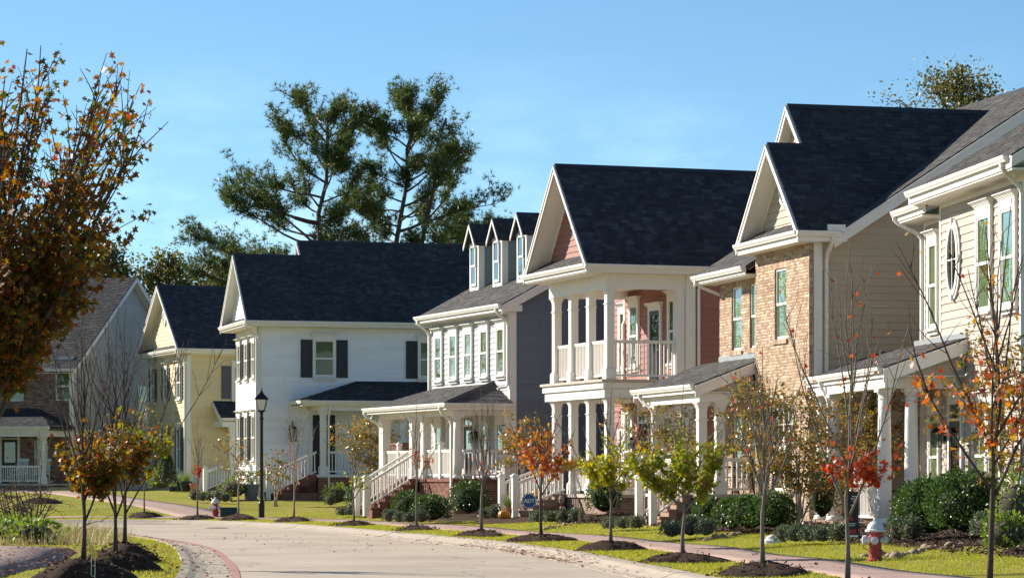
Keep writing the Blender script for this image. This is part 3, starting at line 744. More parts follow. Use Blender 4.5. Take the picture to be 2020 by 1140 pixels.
def railing(h, p0, p1, ht=.92, step=.125, gap=.1):
    """level or sloping railing between two points on the floor line"""
    p0 = Vector(p0); p1 = Vector(p1); d = p1-p0; L = math.hypot(d.x, d.y); z = Vector((0,0,1))
    t = Vector((d.x, d.y, 0)).normalized(); n = Vector((-t.y, t.x, 0))
    m = MB()
    def bar(a, b, w):
        m.prism([p0+n*w+z*a, p0-n*w+z*a, p0-n*w+z*b, p0+n*w+z*b], d)
    bar(ht-.05, ht, .045); bar(ht-.09, ht-.051, .028)
    r = m.build('railing', M['trim'], h)
    m = MB(); bar(gap, gap+.06, .03); m.build('bottom_rail', M['trim'], r)
    k = max(2, int(L/step)); bmesh_ = baluster_mesh(ht-.09-gap-.05)
    for i in range(k):
        q = p0+d*((i+.5)/k)+z*(gap+.055); link('baluster', bmesh_, r, q, math.atan2(t.y, t.x))
    return r
def newel(h, x, y, z0, ht=1.15, w=.17):
    a = w/2; o = MB().box(-a,-a,0,a,a,ht-.06).build('newel_post', M['trim'], h, (x, y, z0))
    MB().box(-a-.03,-a-.03,ht-.06,a+.03,a+.03,ht-.02).hexa([(-a-.03,-a-.03,ht-.02),(a+.03,-a-.03,ht-.02),(a+.03,a+.03,ht-.02),(-a-.03,a+.03,ht-.02),(-.02,-.02,ht+.05),(.02,-.02,ht+.05),(.02,.02,ht+.05),(-.02,.02,ht+.05)]).build('cap', M['trim'], o)
    return o
def stairs(h, axis, a0, a1, b0, b1, z0, z1, mat, rail=True, top_ext=0.):
    """brick stairs climbing along 'x' (or 'y') from a0 up to a1, between b0..b1 across, z0 to z1; side rails with newels"""
    n = max(2, round((z1-z0)/.18)); st = (a1-a0)/n; rz = (z1-z0)/n; sg = 1 if a1 > a0 else -1
    root = link('stairs', None, h)
    for i in range(n):
        lo, hi = a0+st*i, a1
        p = (lo, b0, z0-.3, hi, b1, z0+rz*(i+1)-.06) if axis == 'x' else (b0, lo, z0-.3, b1, hi, z0+rz*(i+1)-.06)
        if i == n-1: pass
        MB().box(*p).build('step', mat, root)
        q = (lo-sg*.03, b0-.02, z0+rz*(i+1)-.06, lo+st, b1+.02, z0+rz*(i+1)) if axis == 'x' else (b0-.02, lo-sg*.03, z0+rz*(i+1)-.06, b1+.02, lo+st, z0+rz*(i+1))
        MB().box(*q).build('tread', mat, root)
    if rail:
        for b in (b0+.06, b1-.06):
            p0 = (a0-sg*.12, b, z0+rz*.6) if axis == 'x' else (b, a0-sg*.12, z0+rz*.6); p1 = (a1, b, z1) if axis == 'x' else (b, a1, z1)
            railing(h, p0, p1, .92)
            newel(h, *( (a0-sg*.2, b) if axis == 'x' else (b, a0-sg*.2)), z0-.1, 1.32)
    return root
def lantern(h, x, y, z, rz=0, s=1.0):
    o = MB().box(-.03,-.05*s,-.12*s,0,.05*s,.12*s).tube([(-.02,0,.05*s),(-.12*s,0,.2*s),(-.16*s,0,.1*s)], .012*s, 6).build('wall_lantern', M['iron'], h, (x, y, z), rz)
    a = .075*s; m = MB()
    for sx_ in (-1, 1):
        for sy in (-1, 1): m.box(-.16*s+sx_*a-.006, sy*a-.006, -.22*s, -.16*s+sx_*a+.006, sy*a+.006, .03*s)
    m.box(-.16*s-a-.012,-a-.012,-.24*s,-.16*s+a+.012,a+.012,-.215*s)
    m.hexa([(-.16*s-a-.02,-a-.02,.03*s),(-.16*s+a+.02,-a-.02,.03*s),(-.16*s+a+.02,a+.02,.03*s),(-.16*s-a-.02,a+.02,.03*s),(-.16*s-.02,-.02,.12*s),(-.16*s+.02,-.02,.12*s),(-.16*s+.02,.02,.12*s),(-.16*s-.02,.02,.12*s)])
    m.build('cage', M['iron'], o)
    MB().box(-.16*s-a+.01,-a+.01,-.21*s,-.16*s+a-.01,a-.01,.025*s).build('pane', M['glass_dark'], o)
    return o
# ------------------------------------------------------------------ the tan house at the right edge
def corner_board(h, x0, y0, x1, y1, z0, z1): return MB().box(x0, y0, z0, x1, y1, z1).build('corner_board', M['trim'], h)
h6 = house('beige_house', L6, 'beige lap-sided house with oval window at the right edge')
T = M['trim']
w = wall_box(h6, .02, .02, .2, 10, 6.22, 7.9, M['beige_siding']); boards(w, 'x', .02, cst(.12), cst(6.12), .62, 7.56, M['beige_siding'])
w = wall_box(h6, .27, 6.22, .2, 10, 8.4, 7.7, M['beige_siding']); boards(w, 'x', .27, cst(6.24), cst(8.3), .62, 7.4, M['beige_siding'])
corner_board(h6, -.012, -.02, .06, .12, .5, 7.6); corner_board(h6, -.014, 6.12, .28, 6.235, .5, 7.6); corner_board(h6, .235, 8.3, .33, 8.42, .5, 7.45)
MB().box(-.01, -.02, 7.56, .03, 6.24, 7.92).build('frieze', T, h6); MB().box(.24, 6.24, 7.36, .28, 8.42, 7.7).build('frieze', T, h6)
MB().box(-.0, -.02, .3, .03, 8.4, .62).build('foundation', M['cap'], h6)
for y in (2.72, 1.02): window(h6, 'x', 0, y, 5.1, .88, 1.98, cs=.11, crown=.34, back=M['blind_green'])
window(h6, 'x', .25, 7.55, 5.0, .62, 1.9, cs=.1, crown=.3, back=M['blind_green'])
for y in (3.0, 2.0): window(h6, 'x', 0, y, 1.0, .85, 2.1, cs=.1, crown=.3, div=True)
for y in (6.05, 7.05): window(h6, 'x', 0 if y < 6.5 else .25, y+.5, 1.05, .7, 2.0, cs=.1, crown=.3)
door(h6, 'x', 0, 4.85, .62, .86, 2.2, M['door_dark'], transom=.42)
lantern(h6, -.02, 5.75, 2.55, 0, 1.2)
ov = link('oval_window', None, h6, (-.012, 5.08, 6.35)); m = MB(); m2 = MB()
for i in range(36):
    a0, a1 = 2*math.pi*i/36, 2*math.pi*(i+1)/36
    for r0, r1, x, mm_ in ((.36,.47,-.06,m),(.47,.55,-.035,m)):
        P = []
        for xx in (0, x):
            for a, r in ((a0,r0),(a1,r0),(a1,r1),(a0,r1)): P.append((xx, math.cos(a)*r, math.sin(a)*(r+.33)))
        mm_.hexa(P)
for c_, s_2 in ((1,0),(-1,0),(0,1),(0,-1)): m.box(-.08, c_*.5-.05, s_2*.83-.07, 0, c_*.5+.05, s_2*.83+.07)
m.box(-.05,-.012,-.69,-.03,.012,.69).box(-.05,-.36,-.012,-.03,.36,.012); m.build('frame', T, ov)
MB().prism([(-.035, math.cos(2*math.pi*i/36)*.37, math.sin(2*math.pi*i/36)*.7) for i in range(36)], (.004,0,0)).build('pane', M['glass_dark'], ov)
MB().prism([(-.016, math.cos(2*math.pi*i/36)*.37, math.sin(2*math.pi*i/36)*.7) for i in range(36)], (.003,0,0)).build('backing', M['room'], ov)
r6 = new_roof(h6)
roof_plane(r6, h6, [(-.6,-1.0,7.95),(-.6,6.62,7.95),(5.4,6.62,11.55),(5.4,-1.0,11.55)], M['shingle_grey'])
roof_plane(r6, h6, [(11.4,-1.0,7.95),(11.4,6.62,7.95),(5.4,6.62,11.55),(5.4,-1.0,11.55)], M['shingle_grey'])
roof_plane(r6, h6, [(-.33,6.3,7.72),(-.33,8.85,7.72),(4.6,8.85,10.7),(4.6,6.3,10.7)], M['shingle_grey'])
rake(r6, (-.6,-1.0,7.92), (5.4,-1.0,11.52), (0,-1,0)); rake(r6, (-.6,6.62,7.92), (5.4,6.62,11.52), (0,1,0)); rake(r6, (-.33,8.85,7.69), (4.6,8.85,10.67), (0,1,0))
gutter(h6, (-.6,-.85,7.96), (-.6,6.6,7.96), (-1,0,0)); fascia(h6, (-.57,-.98,7.94), (-.57,6.62,7.94), (-1,0,0), .24)
gutter(h6, (-.33,6.3,7.73), (-.33,8.83,7.73), (-1,0,0)); fascia(h6, (-.3,6.3,7.71), (-.3,8.85,7.71), (-1,0,0), .22)
MB().box(-.57,-.98,7.66,.02,6.6,7.7).build('soffit', M['soffit'], h6); MB().box(-.3,6.6,7.44,.28,8.83,7.48).build('soffit', M['soffit'], h6)
downspout(h6, elbow(-.66,-.55,7.85,-.06,.03,.55)); downspout(h6, elbow(-.39,8.7,7.62,.2,8.45,.5))
# porch of the tan house
pr = new_roof(h6, 'porch_roof')
roof_plane(pr, h6, [(-1.86,4.05,3.95),(-1.86,11.2,3.95),(.0,11.2,4.6),(.0,4.05,4.6)], M['shingle_grey'])
rake(pr, (-1.86,4.05,3.92), (0,4.05,4.57), (0,-1,0), .3); rake(pr, (-1.86,11.2,3.92), (0,11.2,4.57), (0,1,0), .3)
MB().prism([(-1.6,4.2,3.78),(-.02,4.2,3.78),(-.02,4.2,4.36)], (0,.08,0)).build('gable_panel', M['beige_siding'], pr)
MB().box(-.03,4.1,4.57,-.008,8.3,4.72).build('flashing', M['flash'], h6)
gutter(h6, (-1.86,4.1,3.96), (-1.86,11.15,3.96), (-1,0,0)); fascia(h6, (-1.83,4.06,3.94), (-1.83,11.2,3.94), (-1,0,0), .2)
MB().box(-1.8,4.15,3.52,-1.5,11.0,3.76).box(-1.5,4.55,3.52,.0,4.8,3.76).box(-1.5,10.5,3.52,.0,10.75,3.76).build('porch_beam', T, h6)
MB().box(-1.8,4.16,3.762,.0,11.0,3.79).build('porch_ceiling', M['soffit'], h6)
for x, y in ((-1.65,4.75),(-1.07,4.68),(-1.65,9.25),(-1.65,10.5)): column(h6, x, y, .6, 3.52, .31, 'round')
MB().box(-2.0,4.3,.25,.0,11.0,.51).build('porch_base', M['cap'], h6); MB().box(-2.06,4.24,.51,.0,11.06,.6).build('porch_floor', M['brick_brown'], h6)
railing(h6, (-1.65,4.95,.6), (-1.65,6.95,.6), .95); newel(h6, -1.65, 7.05, .6, 1.2)
railing(h6, (-.9,4.68,.6), (-.05,4.68,.6), .95)
downspout(h6, elbow(-1.92,9.6,3.85,-1.8,9.25,.5,(-.15,.02)))

# ------------------------------------------------------------------ the brick house
h5 = house('brick_house', L5, 'tan brick fronted house with steep black gables')
D = M['brick_tan']
holes = [(1.6,2.45,4.99,6.74), (1.18,2.66,1.25,3.45)]
brickwork(h5, 'x', 0, 0, 3.9, .3, 7.22, D, [(a, b, za, zb) for a, b, za, zb in holes]+[(1.45,2.6,6.74,6.96),(1.03,2.81,3.45,3.67)])
soldier(h5, 'x', 0, 1.45, 2.6, 6.745, 6.955, D); soldier(h5, 'x', 0, 1.03, 2.81, 3.455, 3.665, D)
soldier(h5, 'x', 0, 1.5, 2.55, 4.88, 4.985, D, .045, 'brick_sill'); soldier(h5, 'x', 0, 1.08, 2.76, 1.14, 1.245, D, .045, 'brick_sill')
holes = [(4.55,5.35,4.9,6.58), (6.0,6.8,4.9,6.58), (4.6,5.3,1.6,3.3), (6.0,6.7,1.6,3.3)]
brickwork(h5, 'x', .35, 3.9, 7.8, .3, 7.0, D, holes+[(a-.14, b+.14, zb, zb+.22) for a, b, za, zb in holes])
for a, b, za, zb in holes:
    soldier(h5, 'x', .35, a-.14, b+.14, zb+.004, zb+.216, D); soldier(h5, 'x', .35, a-.1, b+.1, za-.11, za-.004, D, .045, 'brick_sill')
    window(h5, 'x', .45, (a+b)/2, za, b-a, zb-za, cs=0, crown=0, back=M['blind_green'])
window(h5, 'x', .1, 2.025, 4.99, .85, 1.75, cs=0, crown=0, back=M['blind_green'])
for y in (1.55, 2.29): window(h5, 'x', .1, y, 1.25, .735, 2.2, cs=0, crown=0, back=M['room'], div=True)
wl_ = wall_box(h5, .1, .02, .2, 11.5, 3.9, 7.5, M['tan_siding']); wall_box(h5, .45, 3.9, .2, 11.5, 8.0, 7.3, M['tan_siding'])
boards(wl_, 'y', .02, cst(.3), cst(11.4), .75, 7.1, M['tan_siding'])
gs = MB().prism([(.6,.03,7.05),(13.3,.03,7.05),(7,.03,11.35)], (0,.1,0)).build('gable_wall', M['tan_siding'], h5)
boards(gs, 'y', .03, lambda z: max(.65, (z-6.82)/.645), lambda z: 14-max(.6, (z-6.82)/.645), 7.1, 11.2, M['tan_siding'])
brickwork(h5, 'y', 0, .005, .115, .3, 7.2, D)
corner_board(h5, .12, -.012, .33, .05, .55, 7.45); MB().box(.1,-.01,.3,11.4,.02,.74).build('foundation', M['brick_brown'], h5)
MB().box(-.012,-.02,7.2,.1,3.93,7.46).build('frieze', T, h5); MB().box(.338,3.93,6.98,.45,7.9,7.2).build('frieze', T, h5)
r5 = pent_gable(h5, -.46, 4.12, 7.45, 9.78, -.42, .08, .75, M['tan_siding'], xb_r=(.5, .5))
MB().box(-.42,-.44,7.2,.1,4.1,7.24).build('soffit', M['soffit'], h5)
r5b = pent_gable(h5, -.46, 5.9, 7.45, 10.9, .5, .75, 5.9, M['tan_siding'], pent=False, vent=False, yr=2.93, xb_r=(.66, 5.95))
rm = new_roof(h5)
G = M['shingle_grey']; zz = lambda x: 7.07+.645*x
roof_plane(rm, h5, [(.72,-.36,zz(.72)),(.72,4.05,zz(.72)),(7,4.05,zz(7)),(7,-.36,zz(7))], G)
roof_plane(rm, h5, [(-.2,4.05,zz(-.2)),(-.2,8.3,zz(-.2)),(7,8.3,zz(7)),(7,4.05,zz(7))], G)
roof_plane(rm, h5, [(14,-.36,zz(0)),(14,8.3,zz(0)),(7,8.3,zz(7)),(7,-.36,zz(7))], G)
rake(rm, (.5,-.36,zz(.5)-.03), (7,-.36,zz(7)-.03), (0,-1,0), .3); rake(rm, (-.2,8.3,zz(-.2)-.03), (7,8.3,zz(7)-.03), (0,1,0))
gutter(h5, (-.42,-.44,7.46), (-.42,4.1,7.46), (-1,0,0)); fascia(h5, (-.4,-.45,7.44), (-.4,4.1,7.44), (-1,0,0), .2)
gutter(h5, (-.5,-.46,7.455), (.62,-.46,7.455), (0,-1,0)); MB().box(-.4,-.45,7.22,.8,-.02,7.43).box(.3,-.47,7.45,.75,-.42,7.62).build('eave_return', T, h5)
gutter(h5, (-.2,4.15,6.95), (-.2,8.25,6.95), (-1,0,0)); fascia(h5, (-.18,4.1,6.93), (-.18,8.3,6.93), (-1,0,0), .18)
MB().box(-.18,4.1,6.72,.4,8.25,6.76).build('soffit', M['soffit'], h5)
downspout(h5, elbow(.42,-.52,7.36,.42,-.06,.55,(0,-.1))); downspout(h5, elbow(-.26,8.0,6.85,.62,7.9,4.9,(0,0)))
pr = new_roof(h5, 'porch_roof')
roof_plane(pr, h5, [(-1.58,3.96,3.93),(-1.58,9.3,3.93),(.36,9.3,4.66),(.36,3.96,4.66)], G)
rake(pr, (-1.58,3.96,3.9), (0.3,3.96,4.61), (0,-1,0), .28); rake(pr, (-1.58,9.3,3.9), (.36,9.3,4.63), (0,1,0), .28)
MB().prism([(-1.2,4.06,3.74),(.0,4.06,3.74),(.0,4.06,4.3)], (0,.06,0)).build('gable_panel', M['tan_siding'], pr)
MB().box(.325,3.95,4.62,.34,7.8,4.8).build('flashing', M['flash'], h5)
gutter(h5, (-1.58,4.0,3.94), (-1.58,9.28,3.94), (-1,0,0)); fascia(h5, (-1.56,3.97,3.92), (-1.56,9.3,3.92), (-1,0,0), .2)
MB().box(-1.42,4.1,3.5,-1.14,9.0,3.73).box(-1.14,4.12,3.5,.0,4.36,3.73).box(-1.14,8.1,3.5,.35,8.34,3.73).build('porch_beam', T, h5)
MB().box(-1.5,4.0,3.735,.35,9.1,3.76).build('porch_ceiling', M['soffit'], h5)
for x, y in ((-1.28,4.35),(-.82,4.28),(-1.28,8.05)): column(h5, x, y, 1.17, 3.5, .22)
brickwork(h5, 'x', -1.45, 4.1, 8.5, .2, 1.08, M['brick_brown']); brickwork(h5, 'y', 4.1, -1.35, .0, .2, 1.08, M['brick_brown'])
MB().box(-1.35,4.2,.2,.45,8.5,1.0).build('porch_base', M['mortar'], h5); MB().box(-1.5,4.06,1.085,.45,8.5,1.17).build('porch_floor', M['cap'], h5)
railing(h5, (-.68,4.28,1.17), (-.02,4.28,1.17), .92); railing(h5, (-1.28,5.95,1.17), (-1.28,7.9,1.17), .92)
stairs(h5, 'x', -2.3, -1.5, 4.5, 5.85, .42, 1.17, M['brick_brown'])
downspout(h5, elbow(-1.64,8.6,3.83,-1.42,8.05,.6,(-.1,0)))

# ------------------------------------------------------------------ the brick-red house with the two-storey porch
h4 = house('red_house', L4, 'brick red house with white two-storey front porch')
RD = M['red_siding']
w = wall_box(h4, 2.52, .02, .3, 12, 5.1, 7.7, RD); boards(w, 'x', 2.52, cst(.14), cst(5.0), 4.5, 7.2, RD); boards(w, 'x', 2.52, cst(.14), cst(5.0), 1.2, 3.88, RD)
boards(w, 'y', .02, cst(2.8), cst(11.9), .9, 7.4, RD)
w = wall_box(h4, 2.8, 5.1, .3, 12, 7.6, 7.4, RD); boards(w, 'x', 2.8, cst(5.12), cst(7.5), 1.0, 7.2, RD)
corner_board(h4, 2.48, -.012, 2.78, .14, .6, 7.4); corner_board(h4, 2.49, 5.0, 2.81, 5.12, 1.1, 7.2)
MB().box(2.5,-.01,.3,12,.02,.9).build('foundation', M['brick_brown'], h4)
for y in (.95, 4.15): window(h4, 'x', 2.5, y, 4.98, .62, 1.85, cs=.1, crown=.28)
window(h4, 'x', 2.78, 5.75, 4.98, .62, 1.75, cs=.1, crown=.28)
door(h4, 'x', 2.5, 2.4, 4.48, .8, 2.1, M['door_dark'])
window(h4, 'x', 2.78, 5.8, 1.55, .62, 1.55, cs=.1, crown=0, div=True); window(h4, 'x', 2.5, 4.6, 1.5, .55, 2.1, cs=.1, crown=0, sash=.42, div=True)
door(h4, 'x', 2.5, 3.2, 1.12, .95, 2.1, M['door_dark'], transom=.42); window(h4, 'x', 2.5, 1.3, 1.5, .8, 1.9, cs=.1, crown=.26)
lantern(h4, 2.48, 4.0, 2.7)
pent_gable(h4, -.36, 5.2, 7.72, 10.85, -.72, -.05, 11.5, RD)
MB().box(-.7,-.34,7.48,2.5,5.18,7.52).build('soffit', M['soffit'], h4)
MB().box(.02,.05,7.06,.3,5.0,7.48).box(.3,.05,7.06,2.52,.3,7.48).box(.3,4.75,7.06,2.52,5.0,7.48).build('porch_beam', T, h4)
MB().box(.3,.3,7.3,2.5,4.75,7.34).build('porch_ceiling', M['soffit'], h4)
gutter(h4, (-.72,-.34,7.73), (-.72,5.18,7.73), (-1,0,0)); fascia(h4, (-.7,-.36,7.71), (-.7,5.2,7.71), (-1,0,0), .2)
gutter(h4, (-.82,-.36,7.72), (11.5,-.36,7.72), (0,-1,0)); fascia(h4, (-.72,-.34,7.7), (11.5,-.34,7.7), (0,-1,0), .2)
MB().box(2.5,-.34,7.5,11.5,.02,7.54).build('soffit', M['soffit'], h4); MB().box(2.5,-.01,7.38,11.9,.03,7.5).build('frieze', T, h4)
MB().box(-.08,-.06,3.9,2.5,5.1,4.16).box(-.14,-.12,4.165,2.5,5.16,4.35).build('deck_band', T, h4)
MB().box(-.2,-.18,4.355,2.5,5.22,4.43).build('porch_floor', M['cap'], h4); MB().box(.1,.1,3.86,2.5,4.95,3.895).build('porch_ceiling', M['soffit'], h4)
ys = (.2, 1.72, 3.24, 4.72)
for y in ys:
    column(h4, .17, y, 4.43, 7.06, .23); column(h4, .17, y, 1.1, 3.9, .23)
for a, b in zip(ys[:-1], ys[1:]): railing(h4, (.17,a+.13,4.43), (.17,b-.13,4.43), 1.15)
railing(h4, (.3,.2,4.43), (2.45,.2,4.43), 1.15); railing(h4, (.3,.2,1.1), (2.45,.2,1.1), .95)
for a, b in zip(ys[:2], ys[1:3]): railing(h4, (.17,a+.13,1.1), (.17,b-.13,1.1), .95)
brickwork(h4, 'x', 0, .0, 5.0, .25, 1.0, M['brick_brown']); brickwork(h4, 'y', 0, .1, 2.5, .25, 1.0, M['brick_brown'])
MB().box(.1,.1,.2,2.5,5.0,.95).build('porch_base', M['mortar'], h4); MB().box(-.06,-.06,1.005,2.5,5.06,1.1).build('porch_floor', M['cap'], h4)
stairs(h4, 'x', -1.45, -.06, 3.3, 4.66, .45, 1.1, M['brick_brown'])
corner_board(h4, 2.2, .06, 2.47, .32, 4.43, 7.06); corner_board(h4, 2.2, .06, 2.47, .32, 1.1, 3.9)
downspout(h4, elbow(3.0,-.44,7.62,2.86,-.05,.8,(0,-.1)))
MB().sweep_rect([(2.6,5.0,7.2),(2.6,5.02,6.6),(2.45,5.03,6.3),(2.45,5.03,1.3)], .085, .07).build('downspout', T, h4)

# ------------------------------------------------------------------ the blue-grey house with three dormers
h3 = house('grey_house', L3, 'blue-grey lap-sided house with three roof dormers')
GS = M['grey_siding']
w = wall_box(h3, .02, .02, .3, 10, 7.7, 7.2, GS); boards(w, 'x', .02, cst(.14), cst(7.6), 1.6, 6.9, M['pale_or_lit_siding']); boards(w, 'y', .02, cst(.22), cst(9.9), .95, 7.1, GS)  # front boards take the paler copy with the sunlight in its colour
zr = lambda x: 7.17+.535*(x+.4)
gs = MB().prism([(.1,.03,7.05),(12.0,.03,7.05),(6.1,.03,10.4)], (0,.1,0)).build('gable_wall', GS, h3)
boards(gs, 'y', .03, lambda z: max(.22, (z-7.17+.24)/.535-.4), lambda z: 12-max(.2, (z-7.17+.24)/.535-.4), 7.1, 10.2, GS)
corner_board(h3, -.012, -.012, .22, .14, .9, 7.0); corner_board(h3, -.012, 7.6, .1, 7.72, .9, 7.0); MB().box(-.01,-.01,6.9,.03,7.72,7.2).build('frieze', T, h3)
MB().box(.0,-.01,.3,10,.03,.95).build('foundation', M['brick_red'], h3)
for y in (6.8, 5.3, 3.82, 2.3, .76): window(h3, 'x', 0, y, 4.96, .62, 1.5, cs=.09, crown=.29)
for y in (6.8, 5.55, 2.3, .8): window(h3, 'x', 0, y, 1.85, .58, 1.5, cs=.1, crown=.4, sash=.3)
door(h3, 'x', 0, 3.75, 1.55, .85, 1.75, M['door_dark'], transom=.36, crown=.12)
lantern(h3, -.02, 3.05, 3.0, 0, 1.1)
r3 = new_roof(h3); G = M['shingle_grey']
roof_plane(r3, h3, [(-.42,-.34,zr(-.42)),(-.42,8.05,zr(-.42)),(6.1,8.05,zr(6.1)),(6.1,-.34,zr(6.1))], G)
roof_plane(r3, h3, [(12.6,-.34,zr(-.42)),(12.6,8.05,zr(-.42)),(6.1,8.05,zr(6.1)),(6.1,-.34,zr(6.1))], G)
rake(r3, (-.42,-.34,zr(-.42)-.03), (6.1,-.34,zr(6.1)-.03), (0,-1,0), .28); rake(r3, (-.42,8.05,zr(-.42)-.03), (6.1,8.05,zr(6.1)-.03), (0,1,0))
gutter(h3, (-.42,-.3,7.19), (-.42,8.03,7.19), (-1,0,0)); fascia(h3, (-.4,-.33,7.16), (-.4,8.04,7.16), (-1,0,0), .2)
MB().box(-.4,-.3,6.94,.0,8.0,6.97).build('soffit', M['soffit'], h3); MB().box(-.4,-.33,6.96,.3,-.02,7.16).build('eave_return', T, h3)
downspout(h3, elbow(-.48,.05,7.08,-.05,.08,4.45,(-.2,0))); downspout(h3, elbow(-.48,7.75,7.08,-.05,7.75,4.5,(0,0)))
def dormer(h, x, y, mat):
    zb = zr(x)+.02; ze = 9.72; za = 10.42; hw = .43; d = link('dormer', None, h)
    MB().box(x+.03, y-hw, zb-.2, x+5.0, y+hw, ze+.02).build('cheek', mat, d)
    n = int((ze-.1-zb)/EXPO)
    for i in range(n):
        z0 = zb+(ze-.1-zb)*i/n; z1 = zb+(ze-.1-zb)*(i+1)/n+.01; xe = x+max(.4, (z1-7.17)/.535-.4-x+.3)
        MB().hexa([(x+.2,y-hw,z0),(x+.2,y-hw-.02,z0),(xe,y-hw-.02,z0),(xe,y-hw,z0),(x+.2,y-hw,z1),(x+.2,y-hw-.005,z1),(xe,y-hw-.005,z1),(xe,y-hw,z1)]).build('siding_board', mat, d)
    m = MB().box(x-.02,y-hw-.02,zb-.1,x+.2,y-hw+.1,ze).box(x-.02,y+hw-.1,zb-.1,x+.2,y+hw+.02,ze).box(x-.03,y-hw-.03,ze-.16,x+.05,y+hw+.03,ze+.02)
    m.box(x-.018,y-hw+.1,zb-.1,x+.1,y+hw-.1,zb+.1).box(x+.05,y-hw-.024,ze-.1,x+4,y-hw+.05,ze+.01).build('trim_board', T, d)
    MB().prism([(x+.0,y-hw,ze),(x+.0,y+hw,ze),(x+.0,y,za-.1)], (.1,0,0)).build('gable_panel', M['pale_or_lit_siding'], d)
    e = hw+.14
    for s in (-1, 1):
        pts = [(x-.2,y+s*e,ze-.06),(x+4.4,y+s*e,ze-.06),(x+4.4,y,za),(x-.2,y,za)]
        mb = MB(); P = [Vector(p) for p in pts]; nn = (P[1]-P[0]).cross(P[2]-P[0]).normalized(); nn = nn if nn.z > 0 else -nn
        mb.prism([p-nn*.07 for p in P], nn*.07); shingles(mb, P); o = mb.build('shingles', M['shingle_dark'], d); o['kind'] = 'stuff'
        a = Vector((x-.2, y+s*e, ze-.09)); b = Vector((x-.2, y, za-.03))
        MB().prism([a, a+Vector((-.03,0,0)), a+Vector((-.03,0,-.13)), a+Vector((0,0,-.13))], b-a).build('rake_board', T, d)
    o = window(h, 'x', x-.02, y, zb+.13, .52, 1.4, cs=0, crown=0, back=M['room'], glass=M['glass_dark'], slat=False)
for y in (6.86, 4.58, 2.3): dormer(h3, 1.32, y, M['slate_siding'])
pr = new_roof(h3, 'porch_roof'); za, zb = 3.97, 4.68
roof_plane(pr, h3, [(-2.3,-.33,za),(-2.3,8.1,za),(0,7.2,zb),(0,1.5,zb)], G); roof_plane(pr, h3, [(-2.3,-.33,za),(0,-.33,za),(0,1.5,zb)], G); roof_plane(pr, h3, [(-2.3,8.1,za),(0,8.1,za),(0,7.2,zb)], G)
MB().tube([(-2.3,-.33,za+.02),(-1.15,.58,(za+zb)/2+.03),(0,1.5,zb+.03)], .07, 6).build('hip_cap', M['shingle_grey'], pr)
gutter(h3, (-2.3,-.33,za+.01), (-2.3,8.08,za+.01), (-1,0,0)); gutter(h3, (-2.42,-.33,za+.008), (.05,-.33,za+.008), (0,-1,0))
MB().box(-2.28,-.31,za-.2,0,8.08,za-.17).build('soffit', M['soffit'], h3); fascia(h3, (-2.28,-.32,za-.01), (-2.28,8.08,za-.01), (-1,0,0), .19); fascia(h3, (-2.3,-.31,za-.01), (0,-.31,za-.01), (0,-1,0), .19)
MB().box(-1.9,-.02,3.6,-1.6,7.7,3.8).box(-1.6,.0,3.6,.0,.28,3.8).box(-1.6,7.4,3.6,.0,7.68,3.8).build('porch_beam', T, h3)
for y in (.2, 3.28, 4.42, 7.5): column(h3, -1.74, y, 1.55, 3.6, .28, 'round' if y < 1 else 'square')
MB().box(-.2,-.012,1.55,.0,.2,3.62).build('corner_board', T, h3)
brickwork(h3, 'x', -1.95, .0, 7.75, .2, 1.45, M['brick_red']); brickwork(h3, 'y', 0, -1.85, -.02, .2, 1.45, M['brick_red'])
MB().box(-1.85,.1,.2,.0,7.75,1.4).build('porch_base', M['mortar'], h3); MB().box(-2.0,-.05,1.455,.0,7.8,1.55).build('porch_floor', M['brick_red'], h3)
railing(h3, (-1.74,.38,1.55), (-1.74,3.1,1.55), .95); newel(h3, -1.74, 1.75, 1.55, 1.2, .14); railing(h3, (-1.74,4.6,1.55), (-1.74,7.3,1.55), .95); newel(h3, -1.74, 6.0, 1.55, 1.2, .14)
railing(h3, (-1.55,.2,1.55), (-.2,.2,1.55), .95)
stairs(h3, 'x', -3.6, -2.0, 3.32, 4.4, .42, 1.55, M['brick_red'])
downspout(h3, elbow(-2.37,.15,3.86,-1.98,.12,.75,(-.1,0))); downspout(h3, elbow(-2.37,7.95,3.86,-1.85,7.72,.75,(0,0)))

# ------------------------------------------------------------------ the white house
h2 = house('white_house', L2, 'white lap-sided house with dark shutters and side porch')
WS = M['white_siding']
w = wall_box(h2, .02, .02, .3, 13, 4.8, 7.75, WS); boards(w, 'x', .02, cst(.12), cst(4.7), 1.5, 7.25, WS); boards(w, 'y', .02, cst(.12), cst(12.9), 1.45, 7.55, WS)
corner_board(h2, -.012, -.012, .1, .1, 1.1, 7.6); corner_board(h2, -.012, 4.7, .1, 4.82, 1.1, 7.6)
MB().box(.0,-.005,.3,13,4.8,1.12).build('foundation', M['cap'], h2); MB().box(-.015,-.02,1.12,13,4.82,1.46).build('skirt_board', T, h2)
MB().box(-.012,-.012,7.24,.03,4.82,7.6).build('frieze', T, h2); MB().box(.03,-.012,7.5,13,.03,7.6).build('frieze', T, h2)
pent_gable(h2, -.6, 5.3, 7.74, 10.55, -.55, -.16, 2.45, WS, xb_r=(2.2, 2.2))
pent_gable(h2, -.6, 5.6, 7.74, 11.2, 2.2, 2.45, 13.2, WS, pent=False, vent=False, yr=3.03)
gutter(h2, (-.55,-.58,7.75), (-.55,5.28,7.75), (-1,0,0)); fascia(h2, (-.53,-.6,7.73), (-.53,5.3,7.73), (-1,0,0), .18)
gutter(h2, (-.65,-.6,7.745), (13.2,-.6,7.745), (0,-1,0)); fascia(h2, (-.55,-.58,7.72), (13.2,-.58,7.72), (0,-1,0), .18)
